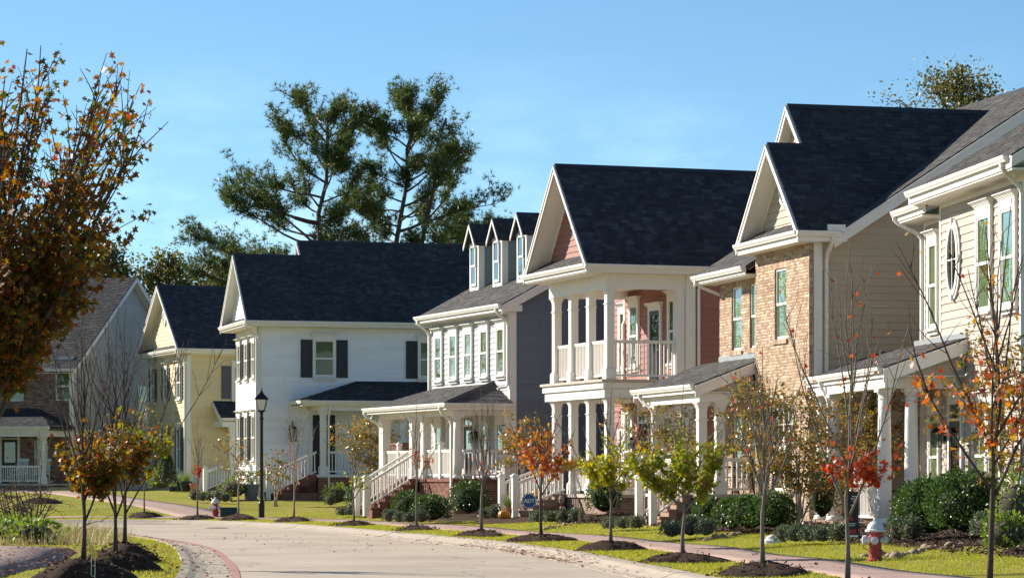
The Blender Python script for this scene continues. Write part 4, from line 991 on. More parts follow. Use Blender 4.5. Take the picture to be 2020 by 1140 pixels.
MB().box(-.53,-.58,7.53,.02,5.28,7.56).box(.02,-.58,7.53,13.2,.02,7.56).build('soffit', M['soffit'], h2)
for y in (3.95, 2.33, .78):
    for z, ht in ((5.58, 1.4), (2.3, 1.75)):
        window(h2, 'x', 0, y, z, .56, ht, cs=.05, crown=.24)
        for s in (-1, 1): shutter(h2, 'x', 0, y+s*.49, z-.03, .32, ht+.06, M['shutter'])
for x in (2.66, 6.95):
    window(h2, 'y', 0, x, 5.58, .8, 1.45, cs=.07, crown=.26)
    for s in (-1, 1): shutter(h2, 'y', 0, x+s*.72, 5.55, .46, 1.5, M['shutter'])
door(h2, 'y', 0, 2.64, 1.72, .92, 2.35, M['door_dark'], glass=False); door(h2, 'y', 0, 6.7, 1.72, .92, 2.35, M['door_dark'], glass=False)
lantern(h2, 1.34, -.02, 3.45, R(90), 1.8)
downspout(h2, elbow(-.6,-.35,7.64,-.06,.02,.8,(-.1,0)))
pr = new_roof(h2, 'porch_roof')
roof_plane(pr, h2, [(1.35,-2.1,4.58),(12.5,-2.1,4.58),(12.5,0,5.42),(4.0,0,5.42)], M['shingle_dark']); roof_plane(pr, h2, [(1.35,-2.1,4.58),(1.35,0,4.58),(4.0,0,5.42)], M['shingle_dark'])
gutter(h2, (1.25,-2.1,4.59), (12.5,-2.1,4.59), (0,-1,0)); gutter(h2, (1.35,-2.1,4.588), (1.35,-.02,4.588), (-1,0,0))
MB().box(1.36,-2.08,4.38,12.5,0,4.41).build('soffit', M['soffit'], h2); fascia(h2, (1.36,-2.08,4.57), (12.5,-2.08,4.57), (0,-1,0), .17)
MB().box(2.08,-1.95,4.2,12.4,-1.7,4.38).box(2.08,-1.7,4.2,2.34,.0,4.38).build('porch_beam', T, h2)
for x in (2.23, 5.4, 8.6): column(h2, x, -1.82, 1.7, 4.2, .22)
brickwork(h2, 'y', -2.0, 2.0, 9.0, .2, 1.6, M['brick_red']); brickwork(h2, 'x', 2.0, -1.9, .0, .2, 1.6, M['brick_red'])
MB().box(2.1,-1.9,.2,12.5,.0,1.55).build('porch_base', M['mortar'], h2); MB().box(1.95,-2.06,1.605,12.5,.0,1.7).build('porch_floor', M['chair_white'], h2)
railing(h2, (2.4,-1.82,1.7), (5.25,-1.82,1.7), .92); railing(h2, (5.55,-1.82,1.7), (8.45,-1.82,1.7), .92)
stairs(h2, 'x', .25, 1.95, -1.92, -.7, .75, 1.7, M['brick_red'])
brickwork(h2, 'y', -1.95, .55, 1.98, .2, 1.0, M['brick_red'], depth=.06)
brickwork(h2, 'y', -2.25, -1.5, .3, .3, .72, M['brick_red']); MB().box(-1.45,-2.15,.3,.25,-.6,.7).build('landing', M['brick_red'], h2)
downspout(h2, elbow(2.45,-2.16,4.48,2.42,-1.98,.65,(0,-.08)))
MB().box(2.9,-2.006,1.0,3.4,-1.99,1.2).build('crawl_vent', M['iron'], h2)

# ------------------------------------------------------------------ the yellow house
h1 = house('yellow_house', L1, 'pale yellow lap-sided house with grey shutters')
YS = M['yellow_siding']
w = wall_box(h1, .02, .02, .4, 12, 7.2, 7.5, YS); boards(w, 'x', .02, cst(.12), cst(7.1), 1.75, 7.0, YS); boards(w, 'y', .02, cst(.2), cst(11.9), 1.75, 7.3, YS)
corner_board(h1, -.012, -.012, .2, .12, 1.3, 7.3); corner_board(h1, -.012, 7.1, .1, 7.22, 1.3, 7.3)
MB().box(-.008,-.008,1.25,12,7.22,1.76).build('skirt_board', T, h1); MB().box(.0,-.0,.3,12,7.2,1.25).build('foundation', M['cap'], h1)
MB().box(-.012,-.012,7.0,.03,7.22,7.3).build('frieze', T, h1); MB().box(.03,-.012,7.2,12,.03,7.35).build('frieze', T, h1)
pent_gable(h1, -.45, 7.5, 7.47, 10.6, -.5, -.1, 12.2, YS)
gutter(h1, (-.5,-.43,7.48), (-.5,7.48,7.48), (-1,0,0)); fascia(h1, (-.48,-.45,7.46), (-.48,7.5,7.46), (-1,0,0), .18)
gutter(h1, (-.6,-.45,7.475), (12.2,-.45,7.475), (0,-1,0)); fascia(h1, (-.5,-.43,7.45), (12.2,-.43,7.45), (0,-1,0), .18)
MB().box(-.48,-.43,7.26,.02,7.48,7.29).box(.02,-.43,7.26,12.2,.02,7.29).build('soffit', M['soffit'], h1)
for y in (6.25, 3.78, 1.3):
    for z, ht in ((5.22, 1.5), (1.95, 1.92)):
        window(h1, 'x', 0, y, z, .6, ht, cs=.05, crown=.24)
        for s in (-1, 1): shutter(h1, 'x', 0, y+s*.52, z-.03, .34, ht+.06, M['shutter_grey'])
window(h1, 'y', 0, 2.6, 5.22, .8, 1.5, cs=.07, crown=.26); shutter(h1, 'y', 0, 1.86, 5.2, .44, 1.52, M['shutter_grey']); shutter(h1, 'y', 0, 3.34, 5.2, .44, 1.52, M['shutter_grey'])
downspout(h1, elbow(-.56,-.2,7.36,-.06,.1,1.0,(-.1,0)))
pr = new_roof(h1, 'porch_roof')
roof_plane(pr, h1, [(1.25,-1.5,4.3),(1.25,0,5.1),(4.6,0,5.1),(4.6,-1.5,4.3)], M['shingle_dark'])
rake(pr, (1.25,-1.5,4.27), (1.25,0,5.07), (-1,0,0)); gutter(h1, (1.25,-1.5,4.3), (4.6,-1.5,4.3), (0,-1,0))
MB().box(1.3,-1.45,3.9,4.5,-1.2,4.12).box(1.3,-1.2,3.9,1.55,0,4.12).build('porch_beam', T, h1); MB().box(1.3,-1.45,4.125,4.5,0,4.15).build('porch_ceiling', M['soffit'], h1)
MB().prism([(1.32,-1.3,4.13),(1.32,0,4.13),(1.32,0,4.85)], (.05,0,0)).build('gable_panel', YS, pr)
column(h1, 1.78, -1.32, 1.35, 3.9, .26); MB().box(1.6,-1.5,.4,4.5,0,1.35).build('porch_base', M['brick_brown'], h1)
stairs(h1, 'x', .7, 1.6, -1.45, -.35, .85, 1.35, M['brick_brown']); door(h1, 'y', 0, 2.55, 1.4, .9, 2.2, M['door_dark'], glass=False)

# ------------------------------------------------------------------ the brick house on the left, its front in shade
h0 = house('brown_brick_house', L0, 'brown brick house with white porch behind the autumn trees on the left')
BX = M['brick_mixed']; PS = M['pale_or_lit_siding']
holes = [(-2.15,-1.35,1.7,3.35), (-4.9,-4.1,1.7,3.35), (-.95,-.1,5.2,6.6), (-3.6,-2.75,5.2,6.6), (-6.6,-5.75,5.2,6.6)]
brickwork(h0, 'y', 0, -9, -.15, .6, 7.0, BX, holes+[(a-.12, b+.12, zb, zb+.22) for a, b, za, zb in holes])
for a, b, za, zb in holes: soldier(h0, 'y', 0, a-.12, b+.12, zb+.004, zb+.216, BX); window(h0, 'y', .1, (a+b)/2, za, b-a, zb-za, cs=0, crown=0)
w = wall_box(h0, -9, .1, .4, -.02, 10, 7.3, PS); corner_board(h0, -.15, -.01, .012, .15, .6, 7.0)
boards(w, 'X', -.02, cst(.15), cst(9.9), .9, 7.1, PS)
gs = MB().prism([(-.02,.1,7.0),(-.02,9.9,7.0),(-.02,5.0,11.2)], (-.1,0,0)).build('gable_wall', PS, h0)
boards(gs, 'X', -.02, lambda z: max(.1, (z-6.95)/.86), lambda z: 10-max(.1, (z-6.95)/.86), 7.1, 11.1, PS)
window(h0, 'X', -.02, 6.2, 4.4, .85, 1.7, cs=.09, crown=.0)
r0 = new_roof(h0)
zs_ = lambda y: 7.05+.86*y
roof_plane(r0, h0, [(.4,-.4,zs_(-.4)),(-10,-.4,zs_(-.4)),(-10,5,zs_(5)),(.4,5,zs_(5))], M['shingle_dark']); roof_plane(r0, h0, [(.4,10.4,zs_(-.4)),(-10,10.4,zs_(-.4)),(-10,5,zs_(5)),(.4,5,zs_(5))], M['shingle_dark'])
rake(r0, (.4,-.4,zs_(-.4)-.03), (.4,5,zs_(5)-.03), (1,0,0)); rake(r0, (.4,10.4,zs_(-.4)-.03), (.4,5,zs_(5)-.03), (1,0,0))
gutter(h0, (.4,-.4,zs_(-.4)), (-10,-.4,zs_(-.4)), (0,-1,0)); MB().box(-10,-.38,6.5,.0,.1,6.53).build('soffit', M['soffit'], h0)
pr = new_roof(h0, 'porch_roof')
roof_plane(pr, h0, [(.2,-2.2,3.95),(-9,-2.2,3.95),(-9,0,4.85),(-1.9,0,4.85)], M['shingle_dark']); roof_plane(pr, h0, [(.2,-2.2,3.95),(.2,0,3.95),(-1.9,0,4.85)], M['shingle_dark'])
gutter(h0, (.25,-2.2,3.96), (-9,-2.2,3.96), (0,-1,0)); fascia(h0, (.2,-2.18,3.94), (-9,-2.18,3.94), (0,-1,0), .2)
MB().box(-9,-2.1,3.5,.0,-1.85,3.75).box(-.25,-1.85,3.5,.0,.0,3.75).build('porch_beam', T, h0); MB().box(-9,-2.15,3.755,.15,0,3.78).build('porch_ceiling', M['soffit'], h0)
for x in (-.3, -3.6, -6.4): column(h0, x, -1.97, 1.3, 3.5, .22)
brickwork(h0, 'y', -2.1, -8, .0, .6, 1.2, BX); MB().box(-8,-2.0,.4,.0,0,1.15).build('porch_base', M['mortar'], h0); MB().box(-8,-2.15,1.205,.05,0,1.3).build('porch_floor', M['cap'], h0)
railing(h0, (-.45,-1.97,1.3), (-3.45,-1.97,1.3), .85)
door(h0, 'y', 0, -3.5, 1.3, .9, 2.1, M['door_dark'], transom=.3)
# ------------------------------------------------------------------ vegetation kit
def unit(v): return v/np.maximum(np.linalg.norm(v, axis=-1, keepdims=True), 1e-9)
MAPLE = (np.array([(0,0,0),(.10,.30,.03),(.48,.22,.06),(.30,.42,.02),(.52,.66,.06),(.18,.62,.0),(0,1.0,-.05),(-.18,.62,.0),(-.52,.66,.06),(-.30,.42,.02),(-.48,.22,.06),(-.10,.30,.03)], float),
         np.array([(0,1,11),(1,2,3),(3,4,5),(5,6,7),(7,8,9),(9,10,11),(1,3,5),(1,5,11),(11,5,7),(11,7,9)]))
OVAL = (np.array([(0,0,0),(.24,.35,.05),(.2,.7,.04),(0,1,-.04),(-.2,.7,.04),(-.24,.35,.05)], float), np.array([(0,1,5),(1,2,5),(2,4,5),(2,3,4)]))
TRI2 = (np.array([(-.32,0,0),(.32,.1,.06),(.26,.9,0),(-.3,1,-.05)], float), np.array([(0,1,2),(0,2,3)]))
BLADE = (np.array([(-.5,0,0),(.5,0,0),(0,1,0)], float), np.array([(0,1,2)]))
def leaf_mesh(name, tmpl, pos, ydir, nrm, size, mat, wid=None):
    T_, Fc = tmpl; n = len(pos); y = unit(ydir); x = unit(np.cross(y, nrm)); z = np.cross(x, y)
    s = np.asarray(size).reshape(-1, 1, 1)*np.ones((n, 1, 1)); wx = s if wid is None else np.asarray(wid).reshape(-1, 1, 1)*np.ones((n, 1, 1))
    V = pos[:,None,:]+T_[None,:,0:1]*x[:,None,:]*wx+T_[None,:,1:2]*y[:,None,:]*s+T_[None,:,2:3]*z[:,None,:]*s
    k = len(T_); Fs = (Fc[None]+np.arange(n)[:,None,None]*k).reshape(-1, 3)
    return np_mesh(name, V.reshape(-1, 3), Fs, mat)
def rdir(n): return unit(rng.normal(size=(n, 3)))

def wander(p, d, L, n, bend=.12, up=.0):
    p = Vector(p); d = Vector(d).normalized(); out = [p.copy()]
    for i in range(n):
        d = (d+Vector((random.gauss(0,bend), random.gauss(0,bend), random.gauss(0,bend)+up))).normalized(); p = p+d*(L/n); out.append(p.copy())
    return out
def along(pts, t):
    k = t*(len(pts)-1); i = min(int(k), len(pts)-2); f = k-i
    return pts[i].lerp(pts[i+1], f), (pts[i+1]-pts[i]).normalized()

def young_tree(name, label, loc, H, fork, nbr, spread, leafmat, zone, nleaf, lsize=.085, group=None, r0=.04, lean=(0,0), mat=None, twig=1.0, cat='tree', tmpl=MAPLE, individual=0, trunk_pts=None, up=.09):
    """slender street tree: bare stem, ascending limbs from the fork, twigs, leaves kept where zone(h) says"""
    root = empty(name, loc, 0, label, cat, group); mb = MB(); nodes = []
    n = 8; lead = trunk_pts or [Vector((lean[0]*(i/n)**1.3+random.gauss(0,.012)*i**.5, lean[1]*(i/n)+random.gauss(0,.012)*i**.5, H*i/n)) for i in range(n+1)]
    rad = [r0*(1-.25*min(1, p.z/fork)) if p.z <= fork else max(.005, r0*.62*(1-(p.z-fork)/(H-fork+.01))**.8) for p in lead]
    rad[0] = r0*1.25
    mb.tube(lead, rad, 8)
    for i in range(nbr):
        t0 = (fork+(H-fork)*.62*(i/nbr)**1.15)/H; p, d = along(lead, t0); az = i*2.4+random.uniform(-.4,.4); h0 = p.z
        sp = spread*(1.1-.5*i/nbr)*random.uniform(.8,1.2); L = (H-h0)*random.uniform(.62,.92)
        dd = Vector((math.cos(az)*math.sin(sp), math.sin(az)*math.sin(sp), math.cos(sp)))
        br = wander(p, dd, L, 7, .07, up); rb = max(.008, r0*.45*(1-.5*i/nbr))
        mb.tube(br, [rb*(1-.85*k/7)+.0025 for k in range(8)], 5)
        nt = max(3, int(L*5*twig))
        for j in range(nt):
            t = random.uniform(.15, .98); q, bd = along(br, t)
            td = (bd+Vector((random.gauss(0,.55), random.gauss(0,.55), random.uniform(0,.5)))).normalized(); tl = L*random.uniform(.12,.34)*(1.15-t*.5)
            tw = wander(q, td, tl, 4, .12, .06); mb.tube(tw, [rb*.32*(1-.8*k/4)+.0018 for k in range(5)], 4)
            for k in range(5):
                a, b = along(tw, min(1, .2+.2*k)); nodes.append((a, b, a.z/H))
        for k in range(6):
            a, b = along(br, .25+.15*k if .25+.15*k <= 1 else 1); nodes.append((a, b, a.z/H))
    mb.build('trunk', mat or M['bark'], root, smooth=True)
    if nleaf:
        wts = np.array([max(0, zone(hf)) for _, _, hf in nodes])
        if wts.sum() > 0:
            pick = rng.choice(len(nodes), nleaf, p=wts/wts.sum())
            pos = np.array([nodes[i][0] for i in pick])+rng.normal(0, .055, (nleaf, 3)); out = np.array([nodes[i][1] for i in pick])
            yd = unit(out*.5+rng.normal(0, .6, (nleaf, 3))+np.array([0,0,-.75])); nr = unit(rng.normal(0, .7, (nleaf, 3))+np.array([-.2,-.3,.7]))
            sz = lsize*rng.uniform(.65, 1.3, nleaf); m_ = max(0, nleaf-individual)
            if m_:
                c = link('crown', leaf_mesh('crown', tmpl, pos[:m_], yd[:m_], nr[:m_], sz[:m_], leafmat), root); c['kind'] = 'stuff'
            else: c = root
            if individual:
                base = leaf_mesh('leaf', tmpl, np.zeros((1,3)), np.array([[0.,1,0]]), np.array([[0.,0,1]]), [1.0], leafmat)
                for q in range(m_, nleaf):
                    y = Vector(yd[q]); x = y.cross(Vector(nr[q])).normalized(); z = x.cross(y)
                    o = bpy.data.objects.new('leaf', base); COL.objects.link(o); o.parent = c
                    mw = Matrix((x, y, z)).transposed().to_4x4(); mw.translation = Vector(pos[q]); o.matrix_local = mw @ Matrix.Scale(float(sz[q]), 4)
    return root
def mound(loc, r, h, label, group='mulch mounds round the street trees', chips=220):
    root = empty('mulch_mound', loc, 0, label, 'mulch', group); n, m_ = 28, 9; V = []; F_ = []
    for i in range(m_+1):
        t = i/m_
        for k in range(n):
            a = 2*math.pi*k/n; rr = r*t*(1+.2*math.sin(2*a+loc[0]*3)+.12*math.sin(3*a+loc[0])+.08*math.sin(7*a+loc[1])); z = h*(1-t**2.2)*(1+.3*math.sin(2*a+loc[1]*2)*t)*(1+.0*t)+random.gauss(0, .018)*(1-t*.6)-.06*(t > .99)
            V.append((rr*math.cos(a), rr*math.sin(a), z))
    for i in range(m_):
        for k in range(n): F_.append((i*n+k, i*n+(k+1) % n, (i+1)*n+(k+1) % n, (i+1)*n+k))
    link('heap', np_mesh('heap', np.array(V), np.array(F_), M['mulch'], True), root)
    a = rng.uniform(0, 6.28, chips); t = np.sqrt(rng.uniform(0, 1.15, chips)); pos = np.column_stack([np.cos(a)*r*t, np.sin(a)*r*t, np.maximum(0, h*(1-t**2.2))+.02])
    yd = rdir(chips)*[1,1,.5]; c = link('chips', leaf_mesh('chips', TRI2, pos, yd, rdir(chips)+[0,0,.8], rng.uniform(.03,.09,chips), M['chip'], rng.uniform(.02,.05,chips)), root); c['kind'] = 'stuff'
    return root
def bush(name, label, loc, w, h, mat, n, lsize=.045, group=None, flat=1.0, d=None, tmpl=TRI2, rough=.16, cat='shrub', core=M['l_box'], tilt=0., top=1.0):
    """dense leafy shrub: uneven leaf shell over a solid dark core added to block light"""
    root = empty(name, loc, random.uniform(0, 6.28) if d is None else 0, label, cat, group); d = d or w
    ph = rng.uniform(0, 6.28, 6)
    def rad(dr):
        a = np.arctan2(dr[:,1], dr[:,0]); e = dr[:,2]
        return 1+rough*(np.sin(3*a+ph[0]+2*e)*.5+np.sin(5*a+ph[1]-3*e)*.35+np.sin(9*a+7*e+ph[2])*.25+np.sin(13*e+ph[3]+2*a)*.25)
    dr = rdir(n); dr[:,2] = np.where(dr[:,2] < -.55, -dr[:,2], dr[:,2]); R_ = rad(dr)*rng.uniform(.80, 1.07, n)**.8
    sc = np.array([w/2, d/2, h*.52]); taper = lambda zz_: 1.0
    pos = dr*R_[:,None]*sc+[0,0,h*.48]
    if top != 1.0:
        t = np.clip(pos[:,2]/h, 0, 1.1); pos[:,:2] *= (1.25*(1-t)**.75+top*t)[:,None]
    pos[:,2] = np.maximum(pos[:,2], .015)
    yd = unit(dr*.9+rng.normal(0, .55, (n,3))+[0,0,.25]); nr = unit(dr+rng.normal(0, .6, (n,3)))
    c = link('foliage', leaf_mesh('foliage', tmpl, pos, yd, nr, lsize*rng.uniform(.7,1.35,n), mat), root); c['kind'] = 'stuff'
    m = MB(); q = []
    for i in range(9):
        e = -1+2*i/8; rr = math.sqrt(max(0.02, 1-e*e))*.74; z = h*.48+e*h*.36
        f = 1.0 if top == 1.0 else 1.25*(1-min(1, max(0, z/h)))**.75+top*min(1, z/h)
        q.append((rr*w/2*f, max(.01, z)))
    m.lathe(q, 12); m.build('twigs', M['bark_dark'] if mat is not M['l_box'] else M['core'], root, smooth=True)  # solid dark fill added to block light through the leaf shell
    return root
M['core'] = paint('shrub_shade_core', (.012, .02, .008), .95, .3, 12)  # near-black tone puts the shade inside boxwoods into the colour

def multi_stem(name, label, loc, H, W, mat, nleaf, stems=6, lsize=.075, group=None, low=.35, lean=(0,0), bark=None):
    """crape-myrtle habit: several pale stems arching out under loose leafy sprays"""
    root = empty(name, loc, 0, label, 'shrub', group); mb = MB(); nodes = []
    for i in range(stems):
        az = i*2.4+random.random(); sp = random.uniform(.08,.32)*W/H*1.6
        st = wander((random.gauss(0,.06), random.gauss(0,.06), -.05), (math.cos(az)*sp+lean[0], math.sin(az)*sp+lean[1], 1), H*random.uniform(.75,.97), 9, .07, .02)
        mb.tube(st, [.022*(1-.8*k/9)+.004 for k in range(10)], 5)
        for j in range(9):
            t = random.uniform(low, 1); q, bd = along(st, t); aa = random.uniform(0, 6.28)
            td = Vector((math.cos(aa), math.sin(aa), random.uniform(.1,.8))); L = W*random.uniform(.22,.5)
            tw = wander(q, td, L, 5, .16, -.05); mb.tube(tw, [.007*(1-.7*k/5)+.0018 for k in range(6)], 4)
            for k in range(8):
                a, b = along(tw, .15+.12*k if .15+.12*k < 1 else 1); nodes.append((a, b))
            for s_ in range(2):
                q2, b2 = along(tw, random.uniform(.3,.9)); t2 = wander(q2, b2+Vector((random.gauss(0,.7),random.gauss(0,.7),random.gauss(0,.4))), L*.4, 3, .2, -.08); mb.tube(t2, [.004,.003,.002,.0015], 3)
                for k in range(4): nodes.append(along(t2, .25*k+.2))
    mb.build('stems', bark or M['bark_pale'], root, smooth=True)
    pk = rng.integers(0, len(nodes), nleaf); pos = np.array([nodes[i][0] for i in pk])+rng.normal(0,.05,(nleaf,3)); out = np.array([nodes[i][1] for i in pk])
    c = link('foliage', leaf_mesh('foliage', OVAL, pos, out*.5+rng.normal(0,.7,(nleaf,3)), rdir(nleaf)+[-.2,-.1,.5], lsize*rng.uniform(.6,1.35,nleaf), mat), root); c['kind'] = 'stuff'
    return root

def pine(label, loc, H, prof, base, ntuft, ph, bark=None, needle=None, double=False, extra=()):
    """tall pine: prof(frac) -> (left reach, right reach) of the limbs in metres"""
    root = empty('pine_tree', loc, 0, label, 'tree', 'tall pines behind the houses'); mb = MB(); tips = []
    n = 12; lead = [Vector((random.gauss(0,.10)*i**.5, random.gauss(0,.10)*i**.5, H*.97*i/n)) for i in range(n+1)]
    mb.tube(lead, [.27*(1-.82*i/n)+.02 for i in range(n+1)], 9)
    if double:
        l2 = [p+Vector((.9*min(1, i/4)+.25*i/n*3, .2, 0)) if i > 2 else p for i, p in enumerate(lead)]; mb.tube(l2, [.26*(1-.85*i/n)+.02 for i in range(n+1)], 8)
    nb = 38
    for i in range(nb+len(extra)):
        f = base+(1-base)*(i+.5)/nb*.985; az = i*2.399+ph
        if i >= nb: f, az = extra[i-nb][:2]
        p, d = along(lead, f); c, s = math.cos(az), math.sin(az)
        lr = prof(f); reach = (lr[1] if c > 0 else lr[0]); reach = reach*abs(c)+(lr[0]+lr[1])*.42*abs(s); reach *= random.uniform(.68,1.08)
        rise = random.uniform(-.05,.35)+.75*max(0, f-.72)/.28
        if i >= nb: reach, rise = extra[i-nb][2], extra[i-nb][3]
        br = wander(p, (c, s, rise), reach, 8, .09, .035); r = .032+.042*reach/6
        mb.tube(br, [r*(1-.85*k/8)+.008 for k in range(9)], 5)
        nsub = int(6+reach*2.3)
        for j in range(nsub):
            t = random.uniform(.45, 1) if reach > 2.2 else random.uniform(.15,1); q, bd = along(br, t)
            sd_ = (bd+Vector((random.gauss(0,.65), random.gauss(0,.65), random.uniform(-.1,.55)))).normalized(); L = random.uniform(.5,1.5)*(.6+.07*reach)
            sb = wander(q, sd_, L, 4, .16, .06); mb.tube(sb, [.022*(1-.7*k/4)+.006 for k in range(5)], 4)
            for k in range(5): tips.append(along(sb, min(1, .25+.19*k)))
            for s2 in range(2):
                q2, b2 = along(sb, random.uniform(.35,1)); t2 = wander(q2, b2+Vector((random.gauss(0,.6),random.gauss(0,.6),random.uniform(0,.5))), L*.45, 3, .15, .08); mb.tube(t2, [.010,.008,.006,.004], 3)
                tips += [along(t2, .5), along(t2, 1)]
    mb.build('trunk', bark or M['bark_pine'], root, smooth=True)
    k = 11; pk = rng.integers(0, len(tips), ntuft); P = np.array([tips[i][0] for i in pk])+rng.normal(0,.15,(ntuft,3)); D_ = np.array([tips[i][1] for i in pk])
    D_ = unit(D_+[0,0,.35]+rng.normal(0,.35,(ntuft,3)))
    pos = np.repeat(P, k, 0); yd = unit(np.repeat(D_, k, 0)*.55+rng.normal(0,.8,(ntuft*k,3))); L = rng.uniform(.18,.38,ntuft*k)
    c = link('crown', leaf_mesh('crown', BLADE, pos, yd, rdir(ntuft*k), L, needle or M['l_needle'], rng.uniform(.024,.042,ntuft*k)), root); c['kind'] = 'stuff'
    return root
def broad_tree(label, loc, H, W, mat, n, lsize=.2, low=.25, group='trees behind the houses', bark=None, clumps=38):
    root = empty('broadleaf_tree', loc, 0, label, 'tree', group); mb = MB(); cl = []
    lead = wander((0,0,-.2), (0,0,1), H*.9, 9, .04, .05); mb.tube(lead, [.014*H*(1-.9*i/9)+.015 for i in range(10)], 8)
    for i in range(clumps):
        f = low+(.98-low)*(i+.5)/clumps; p, d = along(lead, f*.98); az = i*2.4; reach = W/2*math.sin(math.pi*min(1, (f-low)/(1-low)*.80+.18))*random.uniform(.6,1.12)
        br = wander(p, (math.cos(az), math.sin(az), random.uniform(.25,.9)), reach, 6, .12, .05); mb.tube(br, [.008*H*(1-.85*k/6)*.5+.008 for k in range(7)], 4)
        for j in range(5):
            q, bd = along(br, random.uniform(.35,1)); sb = wander(q, bd+Vector((random.gauss(0,.7),random.gauss(0,.7),random.gauss(.1,.4))), reach*.35, 3, .2, 0); mb.tube(sb, [.02,.015,.01,.006], 3)
            cl += [(along(sb, t)[0], W*.034) for t in (.4,.7,1)]
    mb.build('trunk', bark or M['bark_dark'], root, smooth=True)
    pk = rng.integers(0, len(cl), n); P = np.array([cl[i][0] for i in pk])+rng.normal(0, 1, (n,3))*np.array([cl[i][1] for i in pk])[:,None]
    c = link('crown', leaf_mesh('crown', TRI2, P, rdir(n), rdir(n), lsize*rng.uniform(.5,1.3,n), mat), root); c['kind'] = 'stuff'
    return root

# ------------------------------------------------------------------ trees beyond the houses
def at(u, Y): return ((u-CX)/F_PX*Y, Y)
def interp_prof(rows): 
    fs = [r[0] for r in rows]
    return lambda f: (float(np.interp(f, fs, [r[1] for r in rows])), float(np.interp(f, fs, [r[2] for r in rows])))
random.seed(3); x, y = at(646, 155); pine('tall pine on the left of the pair, limbs reaching low to the left', (x,y,.4), 21.4, interp_prof([(.5,7.2,2.2),(.58,7.4,2.2),(.66,6.0,2.0),(.74,5.2,1.9),(.80,4.9,2.0),(.86,3.6,2.1),(.93,2.9,2.0),(.97,2.2,2.1),(1,1.3,1.2)]), .50, 9000, .4, extra=((.53,3.3,7.6,.12),(.545,2.9,7.2,.02),(.60,3.2,7.0,.1),(.66,3.0,5.8,.15),(.72,3.3,5.2,.2)))
x, y = at(797, 157); pine('tall double-stemmed pine on the right of the pair', (x,y,.4), 21.7, interp_prof([(.5,2.2,5.2),(.6,2.1,6.0),(.68,2.2,5.8),(.76,2.3,5.2),(.84,2.5,4.6),(.90,2.5,3.8),(.96,2.5,2.7),(1,1.4,1.3)]), .50, 9800, 2.1, double=True, extra=((.57,.1,5.6,.08),(.63,-.2,6.0,.1),(.70,.2,5.6,.15)))
x, y = at(905, 172); pine('shorter dark pine behind the three dormers', (x,y,.4), 17.4, interp_prof([(.4,4,4),(.7,3.5,3.4),(.9,1.8,2.2),(1,.4,.4)]), .42, 5200, 1.2)
x, y = at(995, 180); pine('small dark pine top beside the rightmost dormer', (x,y,.4), 17.6, interp_prof([(.4,2.6,2.6),(.7,2.2,2.2),(.9,1.2,1.2),(1,.3,.3)]), .5, 2200, 3.2)
for u, Y, H, W, lab, mt, n in ((235,165,16.6,9,'olive tree rising between the left house and the yellow house','l_far',9000),(345,170,16.2,9.5,'leafy treetop behind the yellow roof','l_far',9000),(430,168,15.6,8,'low treetop between the yellow roof and the pines','l_far',6000),
        (150,172,18.5,9,'thin brown treetop behind the brown brick house','l_far',1500),(60,168,17,10,'dark treetop showing through the maple at the far left','l_cone',4000),(1902,95,17.0,8.2,'olive tree rising behind the brick house roof','l_far',22000)):
    x, y = at(u, Y); broad_tree(lab, (x, y, .4), H, W, M[mt], n, .2 if Y > 120 else .095, clumps=60)

random.seed(9)
# ------------------------------------------------------------------ street trees along the right kerb
def street(u, name, label, H, fork, nbr, spread, lmat, zone, nleaf, **k):
    x, y = verge(u, 1.15); z = gz(x, y); mh = random.uniform(.13, .21)
    mound((x, y, z-.01), k.pop('mr', .72)*random.uniform(.85, 1.15), mh, k.pop('mlabel'))
    return young_tree(name, label, (x, y, z+mh-.10), H, fork, nbr, spread, lmat, zone, nleaf, group='young street trees', **k)
bell = lambda a, s: (lambda h: math.exp(-((h-a)/s)**2))
street(1950, 'maple_tree', 'nearest street maple with orange leaves, at the right edge', 4.4, 1.15, 13, .52, M['l_orange'], lambda h: .03+math.exp(-((h-.42)/.12)**2), 520, r0=.036, lean=(.25,0), mat=M['bark_dark'], mlabel='mulch heap under the rightmost street maple', lsize=.08, individual=120)
street(1672, 'maple_tree', 'tall street maple with a ring of red leaves low on bare limbs', 4.5, .85, 11, .44, M['l_red'], lambda h: math.exp(-((h-.285)/.055)**2)+.0012*(h > .3), 420, r0=.034, mat=M['bark'], mlabel='mulch at the foot of the red-leaved maple', lsize=.078, individual=110)
street(1505, 'maple_tree', 'bare vase-shaped street maple before the brick house', 3.3, .98, 16, .50, M['l_red'], lambda h: .3, 30, r0=.036, mat=M['bark'], mlabel='large mulch heap under the bare vase-shaped maple', mr=.85)
street(1347, 'maple_tree', 'bushy yellow-green street maple before the brick house stairs', 3.0, .8, 15, .68, M['l_green'], bell(.38,.15), 2600, r0=.036, mlabel='mulch heap under the bushy yellow-green maple', lsize=.085)
street(1205, 'maple_tree', 'yellow street maple before the red house', 3.3, .8, 13, .62, M['l_yellow'], bell(.33,.12), 1900, r0=.036, mlabel='mulch heap under the yellow maple', lsize=.085)
street(1068, 'maple_tree', 'orange and red street maple by the red house stairs', 3.2, .95, 11, .60, M['l_orange'], bell(.44,.17), 950, r0=.036, mat=M['bark_dark'], mlabel='mulch heap under the orange and red maple', lsize=.085)
street(950, 'maple_tree', 'leafless street tree before the grey house porch corner', 3.6, 1.1, 12, .36, M['l_red'], bell(.4,.1), 14, r0=.042, mat=M['bark'], mlabel='mulch heap under the leafless tree by the grey house')
street(822, 'maple_tree', 'thin street tree with few orange leaves before the grey house stairs', 3.6, 1.25, 7, .42, M['l_orange'], bell(.44,.1), 90, r0=.032, mat=M['bark'], mlabel='mulch heap under the thin tree by the grey house stairs', twig=.7)
